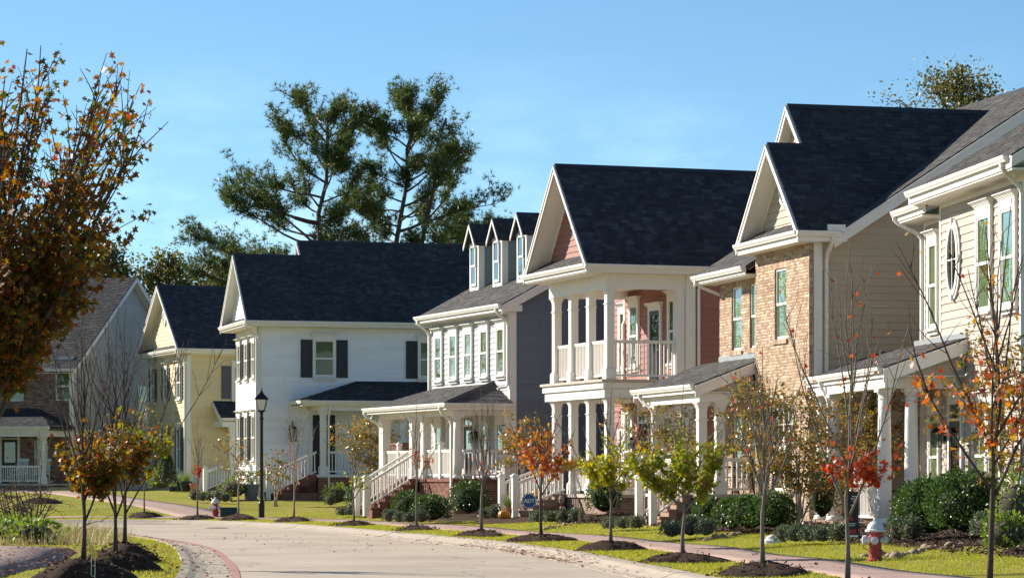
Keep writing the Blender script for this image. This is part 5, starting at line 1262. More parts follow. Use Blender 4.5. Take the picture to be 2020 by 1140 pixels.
street(698, 'maple_tree', 'small street tree with yellow leaves left of the grey house newels', 2.7, .75, 11, .48, M['l_yellow'], bell(.42,.10), 130, r0=.036, mat=M['bark'], mlabel='mulch heap left of the grey house stair posts')
street(580, 'maple_tree', 'slim leafless street tree before the white house stairs', 3.9, .95, 10, .34, M['l_red'], bell(.5,.1), 6, r0=.036, mat=M['bark_pale'], mlabel='mulch heap before the white house stairs')
street(470, 'maple_tree', 'short leafless street tree before the white house corner', 2.4, .95, 9, .42, M['l_orange'], bell(.5,.06), 12, r0=.036, mat=M['bark_pale'], mlabel='mulch heap before the white house corner')
street(390, 'maple_tree', 'street tree with a tuft of orange leaves near the far hydrant', 3.4, 1.05, 9, .36, M['l_red'], bell(.41,.06), 120, r0=.034, mat=M['bark'], mlabel='mulch heap left of the far hydrant')
for u, Y, H, lab, n in ((285,100.5,4.6,'tall thin tree before the yellow house left corner',40), (80,108,2.9,'small bare vase-shaped tree on the far lawn at the left',0)):
    x, y = at(u, Y); z = gz(x, y); mound((x, y, z-.01), .75, .2, 'mulch under the '+('tall thin tree by the yellow house' if n else 'small bare tree on the far lawn'))
    young_tree('maple_tree', lab, (x, y, z+.08), H, 1.15, 9, .40, M['l_orange'], bell(.75,.2), n, r0=.028, group='young street trees', mat=M['bark'], twig=.6)
# left-hand lawn
for u, Y, H, lab, mt, zn, n, ml in ((164,40.2,3.6,'dark green maple nearest the paved pull-in on the left lawn','l_maple',bell(.27,.11),2000,'front mulch heap on the left lawn with yellow flags'),
        (228,45,4.0,'maple with golden leaves and tall bare twigs on the left lawn','l_maple',bell(.29,.11),1800,'middle mulch heap on the left lawn'),
        (246,49.5,4.3,'rear maple of three on the left lawn, backlit gold leaves','l_green',bell(.29,.11),1000,'rear mulch heap on the left lawn')):
    x, y = at(u, Y); z = gz(x, y); mound((x, y, z-.01), (.70 if Y < 44 else .66), .30, ml, 'mulch heaps on the left lawn', 420)
    young_tree('maple_tree', lab, (x, y, z+.2), H, .6, 15, .46, M[mt], zn, n, r0=.036, group='young maples on the left lawn', mat=M['bark_dark'], twig=.6, lsize=.08, individual=40 if Y < 44 else 0)
# the large maple at the left edge
random.seed(21); x, y = at(-88, 30)
tp = [Vector(p) for p in ((0,0,-.2),(.02,0,.7),(.08,.02,1.4),(.20,.05,1.95),(.42,.1,2.45),(.5,.1,3.2),(.52,.1,4.0),(.6,.1,4.9),(.68,.1,5.5),(.74,.1,6.0))]
young_tree('maple_tree', 'large backlit maple in autumn colour filling the left edge', (x, y, gz(x, y)), 6.35, 1.8, 38, .68, M['l_maple'], lambda h: .20+2.2*math.exp(-((h-.45)/.16)**2), 17000, r0=.07, mat=M['bark_dark'], lsize=.088, individual=300, trunk_pts=tp, twig=1.25, up=.08)

random.seed(5)
# ------------------------------------------------------------------ shrubs
def lotpt(L, u, x): 
    q = L.w(x, L.yu(u, x)); return (q[0], q[1], gz(*q)+.03)
def wpt(u, Y): q = at(u, Y); return (q[0], q[1], gz(*q)+.03)
NB = M['l_box']
for u, Y, w_, h_, n, lab in ((1836,52.6,1.4,1.12,5200,'large clipped boxwood before the beige house, left of two'),(1910,51.4,1.55,1.2,6000,'large clipped boxwood before the beige house, right of two'),
        (1398,64.5,.8,.8,1500,'dark holly next to the brick house stairs'),(1442,63.5,.85,.78,1700,'second holly from the brick house stairs'),(1478,62.8,.95,.80,2000,'third holly from the brick house stairs'),(1524,62.2,1.05,.86,2400,'large holly under the brick house front window'),
        (1192,80,1.0,1.1,1800,'dark holly at the near corner of the red house porch'),(926,88.5,1.25,1.1,2600,'large glossy holly at the near corner of the grey house porch'),
        (806,87,1.1,.95,2000,'round shrub beside the grey house stairs'),(852,85.5,1.15,.85,2300,'wide clipped shrub right of the grey house stairs'),(705,101,.85,.8,1100,'dark shrub left of the grey house stairs')):
    bush('boxwood', lab, wpt(u, Y), w_, h_, NB, n, .045, 'clipped evergreen shrubs', rough=.14)
GR = M['l_grey']
ORD = ('leftmost', 'second from the left', 'third from the left', 'fourth from the left', 'fifth from the left')
def row(us, Y0, Y1, w_, lab, grp, h_=.36, n=420):
    for i, u in enumerate(us):
        Y = Y0+(Y1-Y0)*i/max(1, len(us)-1); bush('low_shrub', lab if len(us) == 1 else 'low shrub, '+ORD[i]+' of the '+lab, wpt(u, Y), w_*random.uniform(.85,1.15), h_*random.uniform(.85,1.15), GR, n, .038, grp, rough=.2)
row((1546,1570,1596,1622,1654), 56.0, 54.2, .42, 'five edging the bed left of the hydrant', 'low shrubs edging the bed left of the hydrant')
row((1772,1800), 52.2, 51.8, .48, 'two just right of the near hydrant', 'low shrubs right of the near hydrant', .4, 600)
row((1946,), 49.8, 49.8, .62, 'low round shrub right of the two large boxwoods', 'low shrub right of the boxwoods', .45, 800)
row((1326,1362,1392), 63, 62.2, .5, 'three before the brick house stairs', 'low shrubs before the brick house stairs', .42, 600)
row((1203,1230,1254), 71, 70, .44, 'three before the red house foundation', 'low shrubs before the red house')
row((1062,1086,1110,1136), 79, 78, .44, 'four right of the red house stairs', 'low shrubs right of the red house stairs')
row((958,976), 86, 85.6, .42, 'two left of the red house stairs', 'low shrubs left of the red house stairs')
row((768,788,808,832), 86, 84.6, .42, 'four right of the grey house stairs', 'low shrubs right of the grey house stairs')
row((676,692,708,716), 96, 95, .42, 'four left of the grey house stairs', 'low shrubs left of the grey house stairs')
row((384,400,416,430,444), 108, 107, .5, 'five behind the far hydrant', 'low shrubs behind the far hydrant', .42)
row((652,), 103, 103, .45, 'tiny conical shrub before the white house porch', 'shrub before the white house porch', .5)
BR = M['l_bright']
for u, Y, w_, h_, lab in ((664,104,1.0,.75,'bright leafy shrub before the white house porch wall'),(318,124,1.2,1.0,'leafy shrub before the yellow house front'),(462,110.5,1.2,.8,'feathery green shrub between yellow and white houses'),(1622,64.5,.75,1.5,'tall variegated shrub at the brick house near corner'),(1985,46,.8,.6,'flowering plant at the lower right corner'),(2008,48,.9,1.2,'upright glossy shrub at the right edge')):
    bush('leafy_shrub', lab, wpt(u, Y), w_, h_, BR if h_ < 1.4 else M['l_box'], 700, .07, 'leafy garden shrubs', tmpl=OVAL, rough=.3)
bush('arborvitae', 'narrow cone-shaped evergreen before the yellow house', wpt(330, 121), .8, 1.75, M['l_cone'], 1800, .06, top=.12, rough=.08, cat='shrub')
MY = M['l_myrtle']
for u, Y, H, W, n, st, lab, lo in ((725,104.5,3.6,2.7,4200,9,'loose autumn crape myrtle before the white house porch',.4),(545,105,2.2,1.3,520,4,'small crape myrtle by the lamp post',.5),(456,114,2.7,1.1,520,4,'slim crape myrtle between yellow and white houses',.45),
        (1022,87,3.3,1.9,1300,6,'crape myrtle between the grey and red houses',.5),(1318,74.5,3.2,2.6,2600,7,'crape myrtle behind the brick house porch columns',.4),(1575,63,3.6,2.5,6000,9,'crape myrtle at the near corner of the brick house',.3),
        (1716,66,3.5,2.8,5500,8,'crape myrtle seen through the beige house porch',.25),(2000,50,3.9,2.4,3600,8,'crape myrtle before the beige house at the right edge',.3)):
    multi_stem('crape_myrtle', lab, wpt(u, Y), H, W, MY, n, st, .095 if Y > 80 else .085, 'crape myrtles between the houses', lo)
# ------------------------------------------------------------------ street furniture and garden things
def hydrant(label, x, y):
    root = empty('fire_hydrant', (x, y, gz(x, y)-.02), R(-12), label, 'hydrant', 'red and white fire hydrants')
    MB().lathe([(.13,0),(.135,.05),(.125,.06),(.105,.07),(.105,.15),(.125,.16),(.125,.20),(.10,.21),(.10,.48),(.115,.50)], 18).build('barrel', M['hydrant_red'], root, smooth=False)
    MB().lathe([(.17,.50),(.172,.53),(.14,.545),(.135,.58),(.115,.62),(.075,.66),(.035,.675),(.035,.70),(.025,.73)], 18).build('bonnet', M['hydrant_white'], root)
    def cap(az, z, r, l):
        o = MB().lathe([(r*.8,0),(r*.8,l*.5),(r,l*.5),(r,l*.9),(r*.7,l),(r*.28,l),(r*.28,l*1.25)], 14).build('outlet_cap', M['hydrant_white'], root, (math.cos(az)*.085, math.sin(az)*.085, z))
        o.rotation_euler = (0, R(90), az)
    cap(R(180), .36, .085, .13); cap(R(-90), .36, .065, .11); cap(R(0), .36, .065, .11)
    MB().tube([(-.2,0,.36),(-.21,-.03,.28),(-.16,-.06,.22),(-.1,-.09,.2)], .006, 5).build('chain', M['iron'], root)
x, y = verge(1727, 3.85); hydrant('red fire hydrant with white cap near the beige house', x, y)
x, y = verge(425, 3.6); hydrant('red fire hydrant with white cap near the green utility box', x, y)
# lamp post
x, y = verge(516, 3.55); lp = empty('street_lamp', (x, y, gz(x, y)-.03), 0, 'black lamp post with lantern before the white house', 'lamp post')
MB().lathe([(.105,0),(.105,.55),(.085,.6),(.075,.65),(.062,.7),(.055,3.45),(.07,3.48),(.07,3.54),(.05,3.56),(.06,3.7),(.09,3.74)], 14).build('pole', M['iron'], lp)
m = MB(); a, b = .10, .19
m.box(-.12,-.12,3.74,.12,.12,3.78)
for sx_ in (-1,1):
    for sy in (-1,1): m.tube([(sx_*a,sy*a,3.78),(sx_*b,sy*b,4.16)], .012, 4)
m.box(-b-.03,-b-.03,4.16,b+.03,b+.03,4.19)
m.hexa([(-b-.05,-b-.05,4.19),(b+.05,-b-.05,4.19),(b+.05,b+.05,4.19),(-b-.05,b+.05,4.19),(-.06,-.06,4.38),(.06,-.06,4.38),(.06,.06,4.38),(-.06,.06,4.38)])
m.lathe([(.06,4.38),(.07,4.42),(.03,4.45),(.035,4.49),(.012,4.53),(.006,4.6)], 10); m.build('lantern_frame', M['iron'], lp)
MB().hexa([(-a+.01,-a+.01,3.785),(a-.01,-a+.01,3.785),(a-.01,a-.01,3.785),(-a+.01,a-.01,3.785),(-b+.012,-b+.012,4.155),(b-.012,-b+.012,4.155),(b-.012,b-.012,4.155),(-b+.012,b-.012,4.155)]).build('lantern_glass', M['lamp_glass'], lp)
# utility box
x, y = verge(453, 3.9); ub = empty('utility_box', (x, y, gz(x, y)-.03), R(8), 'low dark green utility box beside the far hydrant', 'utility box')
MB().hexa([(-.34,-.22,0),(.34,-.22,0),(.34,.22,0),(-.34,.22,0),(-.33,-.21,.28),(.33,-.21,.28),(.33,.21,.28),(-.33,.21,.28)]).build('body', M['utility_green'], ub)
MB().hexa([(-.355,-.235,.281),(.355,-.235,.281),(.355,.235,.281),(-.355,.235,.281),(-.30,-.18,.36),(.30,-.18,.36),(.30,.18,.36),(-.30,.18,.36)]).build('lid', M['utility_green'], ub)
for i in range(4): MB().box(-.30,-.226,.06+.05*i,.30,-.219,.08+.05*i).build('rib', M['utility_green'], ub)
# text as geometry
def text(body, size, mat, parent, loc, rot, name='lettering', ext=.002):
    cu = bpy.data.curves.new(name, 'FONT'); cu.body = body; cu.size = size; cu.extrude = ext; cu.align_x = 'CENTER'; cu.align_y = 'CENTER'; cu.offset = size*.02
    o = bpy.data.objects.new(name, cu); COL.objects.link(o)
    dg = bpy.context.evaluated_depsgraph_get(); me = bpy.data.meshes.new_from_object(o.evaluated_get(dg)); bpy.data.objects.remove(o)
    me.materials.clear(); me.materials.append(mat); q = link(name, me, parent, loc); q.rotation_euler = rot; return q
x, y = L4.w(-2.3, L4.yu(1044, -2.3)); z = gz(x, y); sg = empty('yard_sign', (x, y, z), R(-6), 'blue octagonal security sign on a stake by the red house stairs', 'sign')
oc = [(.22*math.cos(R(22.5+45*i)), 0, .62+.24*math.sin(R(22.5+45*i))) for i in range(8)]
MB().prism(oc, (0,.015,0)).build('panel', M['sign_blue'], sg); MB().box(-.012,.016,-.15,.012,.03,.7).build('stake', M['flash'], sg)
m = MB()
for i in range(8):
    p, q = Vector(oc[i]), Vector(oc[(i+1) % 8]); c = Vector((0,0,.62)); P0, Q0, P1, Q1 = [c+(v-c)*k for v, k in ((p,.93),(q,.93),(p,.87),(q,.87))]
    m.hexa([P0,Q0,Q1,P1]+[v+Vector((0,-.003,0)) for v in (P0,Q0,Q1,P1)])
m.build('border', M['sign_white'], sg)
text('ADT', .15, M['sign_white'], sg, (0,-.004,.62), (R(90),0,0))
x, y, z = wpt(1683, 53.2); bs_ = empty('yard_sign', (x, y, z), R(4), 'tall narrow black banner sign beside the beige house porch', 'sign')
MB().box(-.10,0,.12,.10,.012,.98).build('panel', M['sign_black'], bs_); MB().tube([(.115,.006,-.1),(.115,.006,1.02),(-.1,.006,1.02)], .008, 5).build('stake', M['iron'], bs_)
MB().box(-.07,-.003,.44,.0,.0,.50).build('stripe', M['sign_red'], bs_); MB().box(-.095,-.003,.2,.06,.0,.27).build('stripe', M['sign_red'], bs_)
for z0, z1, a0, a1 in ((.34,.355,-.085,.03),(.375,.39,-.085,.05),(.80,.815,-.02,.07),(.84,.855,-.05,.07),(.88,.9,-.02,.07),(.72,.735,-.05,.05)): MB().box(a0,-.003,z0,a1,.0,z1).build('print_line', M['sign_white'], bs_)
MB().box(-.095,-.003,.13,.095,.0,.17).build('stripe', M['sign_white'], bs_)
# marker flags on the front mulch heap
for u, Y, dz, lab in ((180,39.6,.28,'yellow marker flag nearer the maple stem on the left mulch heap'),(187,38.9,.22,'lower yellow marker flag on the left mulch heap')):
    x, y = at(u, Y); r_ = empty('marker_flag', (x, y, gz(x, y)+dz), R(20), lab, 'flag', 'yellow marker flags')
    MB().tube([(0,0,-.2),(.005,0,.27)], .004, 5).build('wire', M['flash'], r_); MB().prism([(0,0,.10),(.035,-.01,.14),(.04,-.012,.19),(0,0,.27),(-.03,.008,.2),(-.035,.01,.14)], (.002,.004,0)).build('pennant', M['flag'], r_)
# pumpkins, pots, ornaments
def pumpkin(label, loc, r):
    root = empty('pumpkin', loc, 0, label, 'pumpkin', 'pumpkins by the red house'); V = []; F_ = []; n, m_ = 32, 10
    for i in range(m_+1):
        t = math.pi*i/m_
        for k in range(n):
            a = 2*math.pi*k/n; rr = r*math.sin(t)*(1-.10*abs(math.sin(a*4.5)))+.002; V.append((rr*math.cos(a), rr*math.sin(a), r*.82*(1-math.cos(t)*(1-.12*(math.sin(t) < .35)))))
    for i in range(m_):
        for k in range(n): F_.append((i*n+k, i*n+(k+1) % n, (i+1)*n+(k+1) % n, (i+1)*n+k))
    link('shell', np_mesh('shell', np.array(V), np.array(F_), M['pumpkin'], True), root); MB().tube([(0,0,r*1.5),(.01,0,r*1.75),(.04,0,r*1.95)], [.028,.02,.018], 6).build('stem', M['wood'], root)
p = L4.w(-2.0, L4.yu(994, -2.0)); pumpkin('large pumpkin at the foot of the red house stairs', (p[0], p[1], gz(*p)), .19)
p = L4.w(-.75, 4.0); pumpkin('pumpkin on the red house stairs', (p[0], p[1], .96), .17)
def potted(label, loc, r, h, mat, kind, leaf, n=160, cat='potted plant', L=.6, group='potted plants'):
    root = empty('potted_plant', loc, random.uniform(0,6), label, cat, group)
    MB().lathe([(r*.7,0),(r*.78,h*.3),(r*.95,h*.85),(r*1.08,h*.86),(r*1.08,h),(r*.95,h),(r*.9,h*.9)], 18).build('pot', mat, root)
    if n:
        if kind == 'spiky':
            a = rng.uniform(0,6.28,n); e = rng.uniform(.1,.85,n); d = np.column_stack([np.cos(a)*e, np.sin(a)*e, np.ones(n)]); pos = np.tile([0,0,h*.9],(n,1))+rng.normal(0,r*.3,(n,3))*[1,1,0]
            me = leaf_mesh('foliage', BLADE, pos, d, rdir(n), rng.uniform(.6,1.1,n)*L, leaf, np.full(n,.018))
        else:
            a = rng.uniform(0,6.28,n); t = rng.uniform(0,1,n); rr = L*t; pos = np.column_stack([np.cos(a)*rr, np.sin(a)*rr, h+L*.75*np.sin(np.pi*t*.75)-.25*L*t*t+rng.normal(0,.04,n)])
            me = leaf_mesh('foliage', OVAL, pos, np.column_stack([np.cos(a), np.sin(a), .3-t*1.2])+rng.normal(0,.4,(n,3)), rdir(n)+[0,0,1], rng.uniform(.08,.16,n), leaf, np.full(n,.06))
        c = link('foliage', me, root); c['kind'] = 'stuff'
    return root
p = L4.w(-1.75, L4.yu(1004, -1.75)); potted('spiky grass in a clay pot between the red house newel posts', (p[0], p[1], gz(*p)), .13, .36, M['terracotta'], 'spiky', M['l_fern'], 90, L=.62)
potted('large grey planter with drooping fern at the white house corner', L2.w(-.5, -1.2)+(.72,), .34, .62, M['grey_pot'], 'fern', M['l_fern'], 900, L=.75)
potted('black nursery pot beside the grey fern planter', L2.w(.12, -1.5)+(.72,), .17, .3, M['black_pot'], 'spiky', M['l_fern'], 0)
for u, Yp, r, h, mt, n, lab in ((352,123,.24,.42,'black_pot',120,'black pot of grasses left of the yellow house downspout'),(366,122.4,.26,.45,'black_pot',140,'black pot of tall grasses under the yellow house corner'),(383,122,.2,.36,'terracotta',24,'terracotta pot before the yellow house side wall'),(338,119,.13,.2,'black_pot',50,'small black pot left of its twin before the yellow house'),(347,119,.13,.2,'black_pot',50,'small black pot right of its twin before the yellow house')):
    x, y, z = wpt(u, Yp); potted(lab, (x, y, z), r, h, M[mt], 'spiky', M['l_bright'], n, L=.5 if r > .2 else .2)
p = L4.w(-1.2, L4.yu(1107, -1.2)); z = gz(*p); go = empty('garden_ornament', (p[0], p[1], z), 0, 'small coloured garden ornament on a stick before the red house brickwork', 'ornament')
MB().tube([(0,0,0),(.01,0,.75)], .008, 5).build('stick', M['wood'], go); MB().lathe([(.02,.42),(.06,.46),(.075,.56),(.05,.64),(.02,.66)], 10).build('body', M['wood'], go)
MB().lathe([(.02,.665),(.035,.70),(.03,.78),(.01,.82)], 10).build('head', M['grey_pot'], go); MB().hexa([(-.06,-.02,.22),(.08,-.02,.22),(.08,.02,.22),(-.06,.02,.22),(-.02,-.02,.42),(.02,-.02,.42),(.02,.02,.42),(-.02,.02,.42)]).build('tail', M['sign_red'], go)
for L, u, xx, lab in ((L3,838,-3.6,'small wooden stake in the mulch by the grey house'),(L4,1143,-2.6,'small wooden stake at the mulch edge by the red house')):
    p = L.w(xx, L.yu(u, xx)); o = MB().hexa([(-.04,-.02,-.1),(.04,-.02,-.1),(.04,.02,-.1),(-.04,.02,-.1),(-.03,-.012,.36),(.03,-.012,.36),(.03,.012,.36),(-.03,.012,.36)]).hexa([(-.03,-.012,.36),(.03,-.012,.36),(.03,.012,.36),(-.03,.012,.36),(-.004,-.004,.43),(.004,-.004,.43),(.004,.004,.43),(-.004,.004,.43)]).build('wooden_stake', M['wood'], None, (p[0], p[1], gz(*p))); tag(o, lab, 'stake', 'small wooden stakes')
for u, d, lab in ((874,5.0,'small white drain cap on the lawn before the grey house'),(1524,4.6,'white drain cap on the lawn before the brick house')):
    x, y = verge(u, d); o = MB().lathe([(.2,-.02),(.2,.05),(.14,.09),(.13,.13),(.04,.17)], 16).build('drain_cap', M['hydrant_white'], None, (x, y, gz(x, y))); tag(o, lab, 'drain cap')
# edging stones
rk = []
for s in range(5):
    V = []; n, m_ = 9, 6
    mb = MB(); ph = [random.uniform(0,6) for _ in range(4)]
    for i in range(m_+1):
        t = math.pi*i/m_
        for k in range(n):
            a = 2*math.pi*k/n; rr = (1+.18*math.sin(2*a+ph[0])+.12*math.sin(3*a+ph[1]+t*2)); mb.v.append((math.sin(t)*math.cos(a)*rr+.001*k, math.sin(t)*math.sin(a)*rr*.72, math.cos(t)*.55*(1+.15*math.sin(a+ph[2]))))
    for i in range(m_):
        for k in range(n): mb.f.append((i*n+k, (i+1)*n+k, (i+1)*n+(k+1) % n, i*n+(k+1) % n))
    rk.append(mb.mesh('stone', M['rock'], True))
def stones(u0, v0, u1, v1, n, grp, lab, s0=.09):
    for i in range(n):
        t = (i+.5)/n; u = u0+(u1-u0)*t; d = v0+(v1-v0)*t+random.gauss(0,.12); x, y = verge(u, d); o = link('edging_stone', rk[i % 5], None, (x, y, gz(x, y)+.02)); s = s0*random.uniform(.6,1.35)
        o.scale = (s, s, s*random.uniform(.8,1.2)); o.rotation_euler = (random.uniform(-.3,.3), random.uniform(-.3,.3), random.uniform(0,6)); tag(o, lab, 'stone', grp)
stones(1700, 3.9, 1905, 6.2, 17, 'river stones right of the near hydrant', 'one of the river stones edging the lawn right of the near hydrant', .11)
stones(1375, 3.8, 1492, 5.9, 15, 'river stones before the brick house', 'one of the river stones lining the lawn before the brick house')
stones(1072, 3.9, 1145, 5.6, 13, 'river stones before the red house', 'one of the river stones lining the lawn before the red house', .085)
# manholes
for x, y, lab in ((-9.2,88.6,'iron manhole cover in the road before the white house'),(-12.2,87.3,'iron manhole cover at the bend of the road')):
    o = MB().lathe([(.36,.004),(.36,.022),(.31,.026),(.30,.022),(.05,.022)], 24).build('manhole_cover', M['iron'], None, (x, y, .003)); tag(o, lab, 'manhole')
# porch furniture
def rocker(label, L, lx, ly, z, rz, mat, group):
    q = L.w(lx, ly); root = empty('rocking_chair', (q[0], q[1], z), L.th+rz, label, 'chair', group)
    MB().box(-.26,-.26,.42,.26,.24,.45).build('seat', mat, root)
    for i in range(6): MB().hexa([(-.24+.088*i,.22,.45),(-.19+.088*i,.22,.45),(-.19+.088*i,.245,.45),(-.24+.088*i,.245,.45),(-.24+.088*i,.36,1.1),(-.19+.088*i,.36,1.1),(-.19+.088*i,.385,1.1),(-.24+.088*i,.385,1.1)]).build('back_slat', mat, root)
    MB().box(-.28,.345,1.06,.28,.395,1.18).build('top_rail', mat, root)
    for s in (-1,1):
        MB().box(s*.29-.03,-.3,.63,s*.29+.03,.28,.66).build('arm', mat, root); MB().box(s*.27-.02,-.25,.05,s*.27+.02,-.21,.63).build('leg', mat, root); MB().box(s*.27-.02,.2,.05,s*.27+.02,.24,.63).build('leg', mat, root)
        MB().tube([(s*.27,-.45,.1),(s*.27,-.2,.035),(s*.27,.1,.03),(s*.27,.5,.12)], .022, 5).build('rocker', mat, root)
rocker('white rocking chair on the left of the brown brick porch', L0, -2.2, -1.1, 1.3, 0, M['chair_white'], 'porch rocking chairs'); rocker('white rocking chair on the right of the brown brick porch', L0, -.95, -1.1, 1.3, 0, M['chair_white'], 'porch rocking chairs')
rocker('white rocking chair on the red house lower porch', L4, 1.6, 2.4, 1.1, R(-80), M['chair_white'], 'porch rocking chairs')
def bench(label, L, lx, ly, z, rz, mat, cushion):
    q = L.w(lx, ly); root = empty('bench', (q[0], q[1], z), L.th+rz, label, 'bench')
    for i in range(4): MB().box(-.6,-.25+.12*i,.42,.6,-.17+.12*i,.445).build('seat_slat', mat, root)
    for i in range(12): MB().box(-.55+.1*i-.01,.23,.46,-.55+.1*i+.01,.25,.88).build('back_bar', mat, root)
    MB().tube([(-.6,.24,.45),(-.6,.26,.85),(-.3,.27,.96),(0,.27,.99),(.3,.27,.96),(.6,.26,.85),(.6,.24,.45)], .022, 6).build('back_frame', mat, root)
    for s in (-1,1):
        MB().tube([(s*.6,.24,.68),(s*.6,-.1,.70),(s*.6,-.28,.66),(s*.6,-.3,.56),(s*.6,-.24,.42),(s*.6,-.28,.2),(s*.6,-.3,0)], .022, 6).build('arm', mat, root); MB().tube([(s*.6,.24,.45),(s*.6,.26,.2),(s*.6,.3,0)], .022, 6).build('leg', mat, root)
    if cushion: MB().box(-.55,-.24,.447,.55,.2,.53).build('cushion', M['cushion'], root)
bench('black iron bench on the beige house porch', L6, -.9, 5.9, .6, R(-90), M['iron'], False)
bench('dark bench with a pale cushion on the brick house porch', L5, -.15, 5.0, 1.17, R(-90), M['iron'], True)
# wreath and garland on the red house
q = L4.w(2.38, 3.2); wr = empty('wreath', (q[0], q[1], 2.75), L4.th, 'orange autumn wreath on the red house lower door', 'wreath')
n = 420; a = rng.uniform(0,6.28,n); rr = rng.normal(.27,.05,n); pos = np.column_stack([rng.normal(-.04,.03,n), np.cos(a)*rr, np.sin(a)*rr])
MB().tube([(0,math.cos(2*math.pi*i/20)*.26,math.sin(2*math.pi*i/20)*.26) for i in range(21)], .03, 6).build('ring', M['bark_dark'], wr)
c = link('foliage', leaf_mesh('foliage', MAPLE, pos, rdir(n), rdir(n)+[-1,0,0], rng.uniform(.06,.12,n), M['l_orange']), wr); c['kind'] = 'stuff'
q = L4.w(.02, 2.5); ga = empty('garland', (q[0], q[1], 2.0), L4.th, 'leafy autumn garland along the red house lower railing', 'garland')
n = 900; t = rng.uniform(-1.6,1.6,n); pos = np.column_stack([rng.normal(-.02,.07,n), t, .06-.12*np.abs(np.sin(t*2.0))+rng.normal(0,.07,n)])
MB().tube([(0,-1.6+.1*i,.06-.12*abs(math.sin((-1.6+.1*i)*2))) for i in range(33)], .015, 5).build('cord', M['bark_dark'], ga)
c = link('foliage', leaf_mesh('foliage', OVAL, pos, rdir(n), rdir(n), rng.uniform(.06,.12,n), M['l_myrtle']), ga); c['kind'] = 'stuff'
# brick pier between the grey and white houses
x, y = at(808, 101); pb = empty('brick_pier', (x, y, .4), R(18), 'red brick outdoor chimney between the white and grey houses', 'chimney')
brickwork(pb, 'y', 0, -.45, .45, 0, 2.35, M['brick_red']); brickwork(pb, 'x', -.45, .1, .8, 0, 2.35, M['brick_red']); MB().box(-.35,.1,0,.45,.8,2.3).build('core', M['mortar'], pb); MB().box(-.5,-.05,2.35,.5,.85,2.43).build('cap', M['brick_red'], pb)

# ------------------------------------------------------------------ wild corner on the left verge
for u, Y, H, n, lab in ((28,66,1.35,120,'twiggy brown bush on the left verge'),(62,68,1.5,90,'taller twiggy brown bush on the left verge')):
    multi_stem('dry_bush', lab, wpt(u, Y), H, 1.6, M['l_fallen'], n, 9, .05, 'dry twiggy bushes', .3, bark=M['bark_dark'])
for u, Y, w_, lab in ((18,62.5,1.0,'broad-leaved green weed at the lower left edge'),(66,61.5,1.1,'broad-leaved green weed right of its neighbour'),(40,64,.9,'broad-leaved green weed behind the other two')):
    bush('leafy_weed', lab, wpt(u, Y), w_, .45, M['l_bright'], 260, .13, 'green weeds on the left verge', tmpl=OVAL, rough=.35, cat='weed')
n = 9000; P = np.column_stack([rng.uniform(-16,-8.6,n), rng.uniform(60,74,n)]); P = P[(sdist(P, LK, False) > .9)]; n = len(P); z = gz_np(P)
o = link('dry_grass', leaf_mesh('dry_grass', BLADE, np.column_stack([P, z]), np.column_stack([rng.normal(0,.35,(n,2)), np.ones(n)]), rdir(n), rng.uniform(.12,.5,n), M['l_dry'], rng.uniform(.008,.02,n))); tag(o, kind='stuff')
# fallen branch
x, y, z = wpt(112, 63); m = MB(); br = wander((0,0,.1), (1,.2,.15), 1.2, 7, .2, -.02); m.tube(br, [.018*(1-.1*k) for k in range(8)], 5)
for j in range(12):
    q, d = along(br, random.random()); m.tube(wander(q, d+Vector((random.gauss(0,.8),random.gauss(0,.6),random.uniform(.2,1))), .5, 4, .2), [.007,.006,.005,.004,.003], 4)
tag(m.build('fallen_branch', M['bark_pale'], None, (x, y, z)), 'pale fallen branch in the dry grass at the left', 'branch')

# ------------------------------------------------------------------ grass, leaf litter, mulch chips
def scatter(L, N, i0, i1, d0, d1, n):
    i = rng.integers(i0, i1, n); t = rng.uniform(0, 1, n)[:,None]; d = rng.uniform(d0, d1, n)[:,None]; P = L[i]*(1-t)+L[i+1]*t; Q = N[i]*(1-t)+N[i+1]*t
    return P+Q*d
yl = lambda y: int(np.argmin(abs(LK[:150,1]-y)))
S = [scatter(RK, RN, yi(40), 190, .38, 1.94, 62000), scatter(RK, RN, yi(40), 190, 3.42, 5.7, 52000), scatter(LK, LN, yl(38), 170, .16, 3.2, 30000)]
P = np.vstack(S); dl_ = sdist(P, LK, False); P = P[~((P[:,0] < -7.4) & (P[:,1] < 58) & (dl_ > 1.5))]
n = len(P); z = gz_np(P)-.004
o = link('grass', leaf_mesh('grass', BLADE, np.column_stack([P, z]), np.column_stack([rng.normal(0,.45,(n,2)), np.ones(n)]), rdir(n), rng.uniform(.025,.065,n), M['l_grass'], rng.uniform(.006,.014,n))); tag(o, kind='stuff')
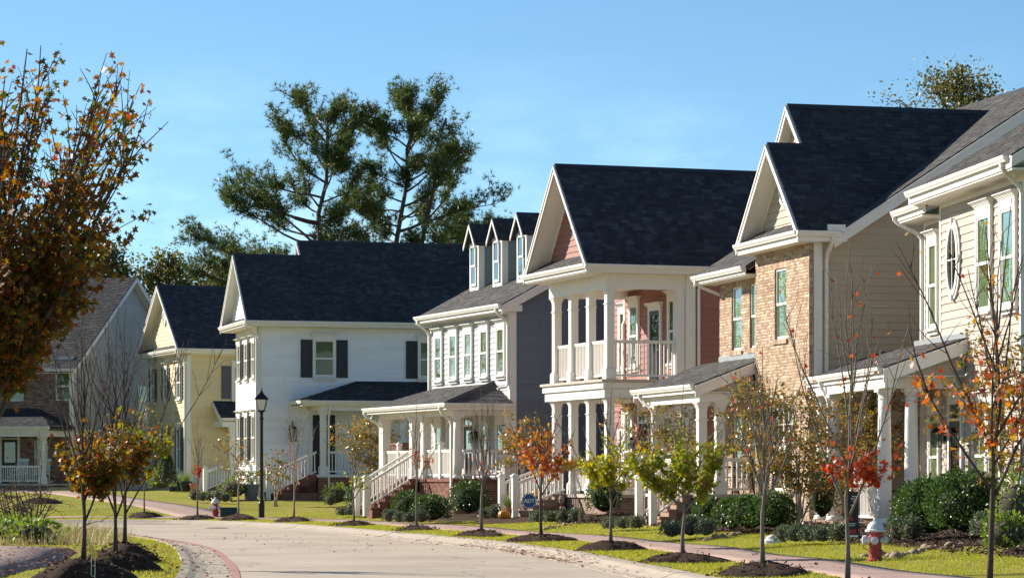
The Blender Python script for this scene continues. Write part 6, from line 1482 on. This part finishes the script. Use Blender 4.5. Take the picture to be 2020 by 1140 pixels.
S = [scatter(RK, RN, yi(43), yi(95), -.5, .5, 420), scatter(RK, RN, yi(52), yi(66), -.45, .1, 520), scatter(RK, RN, yi(43), yi(95), .4, 3.4, 1700), scatter(LK, LN, yl(38), yl(80), -.7, .1, 480), scatter(LK, LN, yl(38), yl(66), .1, 3, 1300), scatter(RK, RN, yi(60), yi(95), -5, -.4, 160), np.column_stack([rng.uniform(-11,-7.3,700), rng.uniform(40,59,700)])]
P = np.vstack(S); n = len(P); dr_ = sdist(P, RK); z = np.maximum(gz_np(P), .02)+.036*(P[:,0] < -7.2)*(P[:,1] < 59)+.012; z = np.where(np.abs(dr_) < .36, np.interp(dr_, [-.36,-.16,0,.1,.36], [.03,.045,.095,.14,.155]), z)
dl_ = sdist(P, LK, False); z = np.where((dl_ > -.7) & (dl_ < .14), np.interp(dl_, [-.7,-.3,-.12,0,.14], [.025,.028,.07,.13,.145]), z)
o = link('fallen_leaves', leaf_mesh('fallen_leaves', MAPLE, np.column_stack([P, z]), rdir(n)*[1,1,.15], rng.normal(0,.25,(n,3))+[0,0,1], rng.uniform(.035,.085,n), M['l_fallen'])); tag(o, kind='stuff')
P = np.vstack([scatter(RK, RN, yi(41), yi(98), 5.2, 9.0, 16000)]); n = len(P)
o = link('mulch_chips', leaf_mesh('mulch_chips', TRI2, np.column_stack([P, gz_np(P)+.065]), rdir(n)*[1,1,.4], rdir(n)+[0,0,.8], rng.uniform(.03,.09,n), M['chip'], rng.uniform(.02,.05,n))); tag(o, kind='stuff')

M['l_wood'] = lm('woodland_leaves', (.09,.14,.03), (.14,.19,.04), (.20,.21,.05), (.11,.15,.035), trans=.4)
# ------------------------------------------------------------------ woods across the street, beyond the left edge of the picture (mirrored in the windows)
for x, y, H, W in ((-35,143,10,9),(-31.5,156,18.5,9),(-44,136,13.5,12),(-54,146,18,12),(-33,164,16.5,11),(-64,135,16,12),(-45,116,13,11),(-52,124,15,11),(-43,158,17.5,12),(-27,62,9,7),(-29,76,10,8),(-34,96,11,8),(-24,46,8,6)):
    broad_tree('leafy tree across the street beyond the left edge of the picture', (x, y, .3), H, W, M['l_wood'], 4200, .42)
